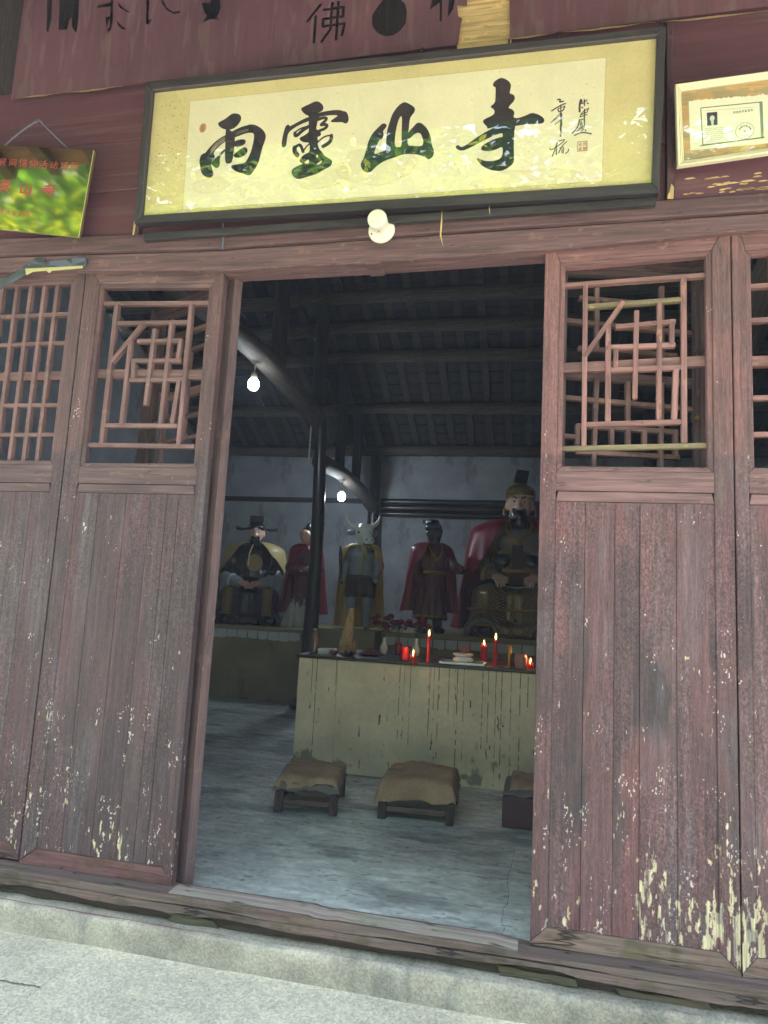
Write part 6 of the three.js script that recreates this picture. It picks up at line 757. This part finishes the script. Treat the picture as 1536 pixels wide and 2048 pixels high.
{ // dark-faced guard
  const p = at(858, 1270, -5.6), t = standing('dark_faced_statue', 'standing dark-faced guard statue in red cape with one arm held out', V(p.x, 1.085, -5.6), 1.0, 0.55);
  local('robe', sdfGeo([{ c: [[0, 0.92, 0], [0, 0.7, 0], 0.15, 0.15] }, { c: [[-0.13, 1.0, 0], [0.13, 1.0, 0], 0.085] }, { c: [[-0.2, 0.98, 0], [-0.23, 0.74, 0.02], 0.075, 0.06] }, { c: [[-0.23, 0.74, 0.02], [-0.18, 0.6, 0.12], 0.06, 0.055] }, { c: [[0.2, 0.98, 0], [0.26, 0.8, 0.06], 0.075, 0.06] }, { c: [[0.26, 0.8, 0.06], [0.3, 0.77, 0.2], 0.06, 0.06] }, { c: [[0, 0.65, 0], [0, 0.14, 0], 0.15, 0.21] }, { b: [[0, -0.05, 0], [0.5, 0.22, 0.5], 0.01], cut: true }], 0.06, 0.016, [0.012, 11, 0.7]), M.robeRed, t);
  for (const q of [-1, 1]) local('collar', tube([[q * 0.09, 1.08, 0.04], [q * 0.07, 0.98, 0.12], [0.0, 0.86, 0.155]], 0.013, 12, 6), M.gold, t);
  local('hem_band', new THREE.TorusGeometry(0.2, 0.014, 8, 32).rotateX(Math.PI / 2).translate(0, 0.2, 0), M.gold, t);
  local('belt', new THREE.TorusGeometry(0.155, 0.025, 8, 28).rotateX(Math.PI / 2).translate(0, 0.72, 0), M.gold, t); local('boots', sdfGeo([{ c: [[-0.09, 0.25, 0], [-0.1, 0.06, 0], 0.07, 0.06] }, { c: [[0.09, 0.25, 0], [0.1, 0.06, 0], 0.07, 0.06] }, { c: [[-0.1, 0.04, -0.03], [-0.11, 0.035, 0.13], 0.05, 0.035] }, { c: [[0.1, 0.04, -0.03], [0.11, 0.035, 0.13], 0.05, 0.035] }], 0.03, 0.014), M.black, t);
  const { G, S } = headOn(t, 1.2, 0.25, { skin: M.robeDark, beard: 0.14, dark: true, turn: 0.35, tilt: 0.05 }); local('hat', S([{ e: [[0, 0.3, -0.02], [0.42, 0.3, 0.42]] }, { b: [[0, 0.5, -0.1], [0.28, 0.2, 0.24], 0.1] }], 0.08, 0.03), M.black, G); local('hat_sprig', [tube([[-0.09, 0.1, 0], [-0.14, 0.1, 0.01], [-0.17, 0.12, 0.01]], 0.003, 8, 5), new THREE.SphereGeometry(0.018, 10, 8).scale(0.7, 1.5, 0.5).translate(-0.178, 0.135, 0.01)], M.black, G);
  handOn(t, [0.31, 0.77, 0.28], 0.055, [0, 0.2, 0], M.robeDark, -1); handOn(t, [-0.18, 0.58, 0.14], 0.052, [0.8, 0, 0], M.robeDark, 1);
  cape(t, M.capeRed, { neck: 0.1, y1: 1.09, ys: 1.01, y0: 0.25, sx: 0.27, sz: 0.18, bx: 0.36, bz: 0.28, open: 2.0, openTop: 2.7, seed: 17 });
}
// ---------------------------------------------------------------- trees across the courtyard (they stand behind the viewer and show in the glass and the brass)
{
  const leafGeo = (() => { const g = sheet((u, v) => { const w = Math.sin(Math.PI * Math.pow(clamp(v, 0.02, 0.98), 0.8)) * 0.5; return V((u - 0.5) * 2 * w * 0.36, 0.06 * Math.abs(u - 0.5) * 2 * w - 0.12 * v * v, v); }, 2, 4); return g.toNonIndexed(); })(), LP = leafGeo.attributes.position, LN = leafGeo.attributes.normal;
  function tree(x, z, h, w, seed, n, label, size, far) {
    const r = RNG(seed), t = thing('broadleaf_tree', label, 'tree', [x, 0, z], 'trees across the courtyard'); const limbs = [log([[0, 0, 0, 0.14], [0.1 * (r() - 0.5), h * 0.3, 0.1, 0.12], [0.3 * (r() - 0.5), h * 0.6, 0, 0.08], [0.3 * (r() - 0.5), h * 0.9, 0, 0.03]], 10, 0.1, seed)], tips = [];
    for (let i = 0; i < 11; i++) { const a = i * 2.4 + r(), y0 = h * (0.15 + 0.06 * i), L = w * (0.6 + 0.5 * r()), e = V(Math.cos(a) * L, y0 + h * (0.06 + 0.16 * r()), Math.sin(a) * L); limbs.push(log([[0, y0, 0, 0.05], [e.x * 0.5, mix(y0, e.y, 0.6), e.z * 0.5, 0.032], [e.x, e.y, e.z, 0.012]], 6, 0.1, i)); tips.push(e, e.clone().multiplyScalar(0.6).setY(mix(y0, e.y, 0.7))); } tips.push(V(0, h * 0.95, 0), V(0, h * 0.85, 0));
    local('trunk', limbs.map((g) => clean(g)), M.bark, t);
    const crowns = [[], []], m4 = new THREE.Matrix4(), q = new THREE.Quaternion(), N3 = [[], []];
    for (let i = 0; i < n; i++) { const c = tips[Math.floor(r() * tips.length)], s = size * (0.6 + 0.8 * r()), rr = 0.55 * w * Math.cbrt(r()), a = r() * 6.283, b = Math.acos(2 * r() - 1), p = V(c.x + rr * Math.sin(b) * Math.cos(a), Math.max(0.3, c.y + rr * 0.8 * Math.cos(b)), c.z + rr * Math.sin(b) * Math.sin(a)); q.setFromEuler(new THREE.Euler(-0.1 + 0.9 * (r() - 0.3), r() * 6.283, 0.7 * (r() - 0.5), 'YXZ')); m4.compose(p, q, V(s, s, s)); const k = r() < 0.35 ? 1 : 0, v = V(), nm = new THREE.Matrix3().getNormalMatrix(m4); for (let j = 0; j < LP.count; j++) { v.fromBufferAttribute(LP, j).applyMatrix4(m4); crowns[k].push(v.x, v.y, v.z); v.fromBufferAttribute(LN, j).applyMatrix3(nm).normalize(); N3[k].push(v.x, v.y, v.z); } }
    crowns.forEach((P, k) => { const g = new THREE.BufferGeometry(); g.setAttribute('position', new THREE.Float32BufferAttribute(P, 3)); g.setAttribute('normal', new THREE.Float32BufferAttribute(N3[k], 3)); local(k ? 'young_leaves' : 'crown', g, far ? M.leafC : k ? M.leafB : M.leafA, t); });
  }
  tree(-6.6, 6.2, 5.0, 1.7, 11, 7000, 'broadleaf tree facing the left doors across the courtyard', 0.17); tree(-3.9, 6.6, 5.3, 1.7, 12, 7000, 'tall broadleaf tree facing the doorway across the courtyard', 0.17); tree(-1.1, 6.0, 4.9, 1.6, 13, 7000, 'broadleaf tree facing the name sign across the courtyard', 0.17); tree(2.0, 7.0, 4.9, 1.6, 14, 4600, 'broadleaf tree facing the right doors across the courtyard', 0.17); tree(-9.6, 7.0, 5.2, 1.8, 15, 4600, 'broadleaf tree farthest along the courtyard facing the plaque', 0.21);
  tree(4.6, 6.8, 5.2, 1.7, 16, 5200, 'broadleaf tree facing the certificate across the courtyard', 0.17); tree(4.2, 10.0, 7.6, 2.3, 26, 5000, 'tall tree in the second row facing the certificate', 0.36, true);
  tree(-7.6, 9.4, 7.6, 2.3, 21, 5600, 'tall tree in the second row behind the left courtyard trees', 0.36, true); tree(-4.6, 10.0, 8.0, 2.4, 22, 5600, 'tall tree in the second row facing the doorway', 0.36, true); tree(-1.4, 9.6, 7.6, 2.3, 23, 5600, 'tall tree in the second row facing the name sign', 0.36, true); tree(1.4, 10.2, 7.2, 2.1, 24, 5200, 'tall tree in the second row facing the right doors', 0.36, true); tree(-11, 9.8, 7.8, 2.4, 25, 5200, 'tall tree in the second row facing the plaque', 0.36, true);
}
renderer.render(scene, camera);
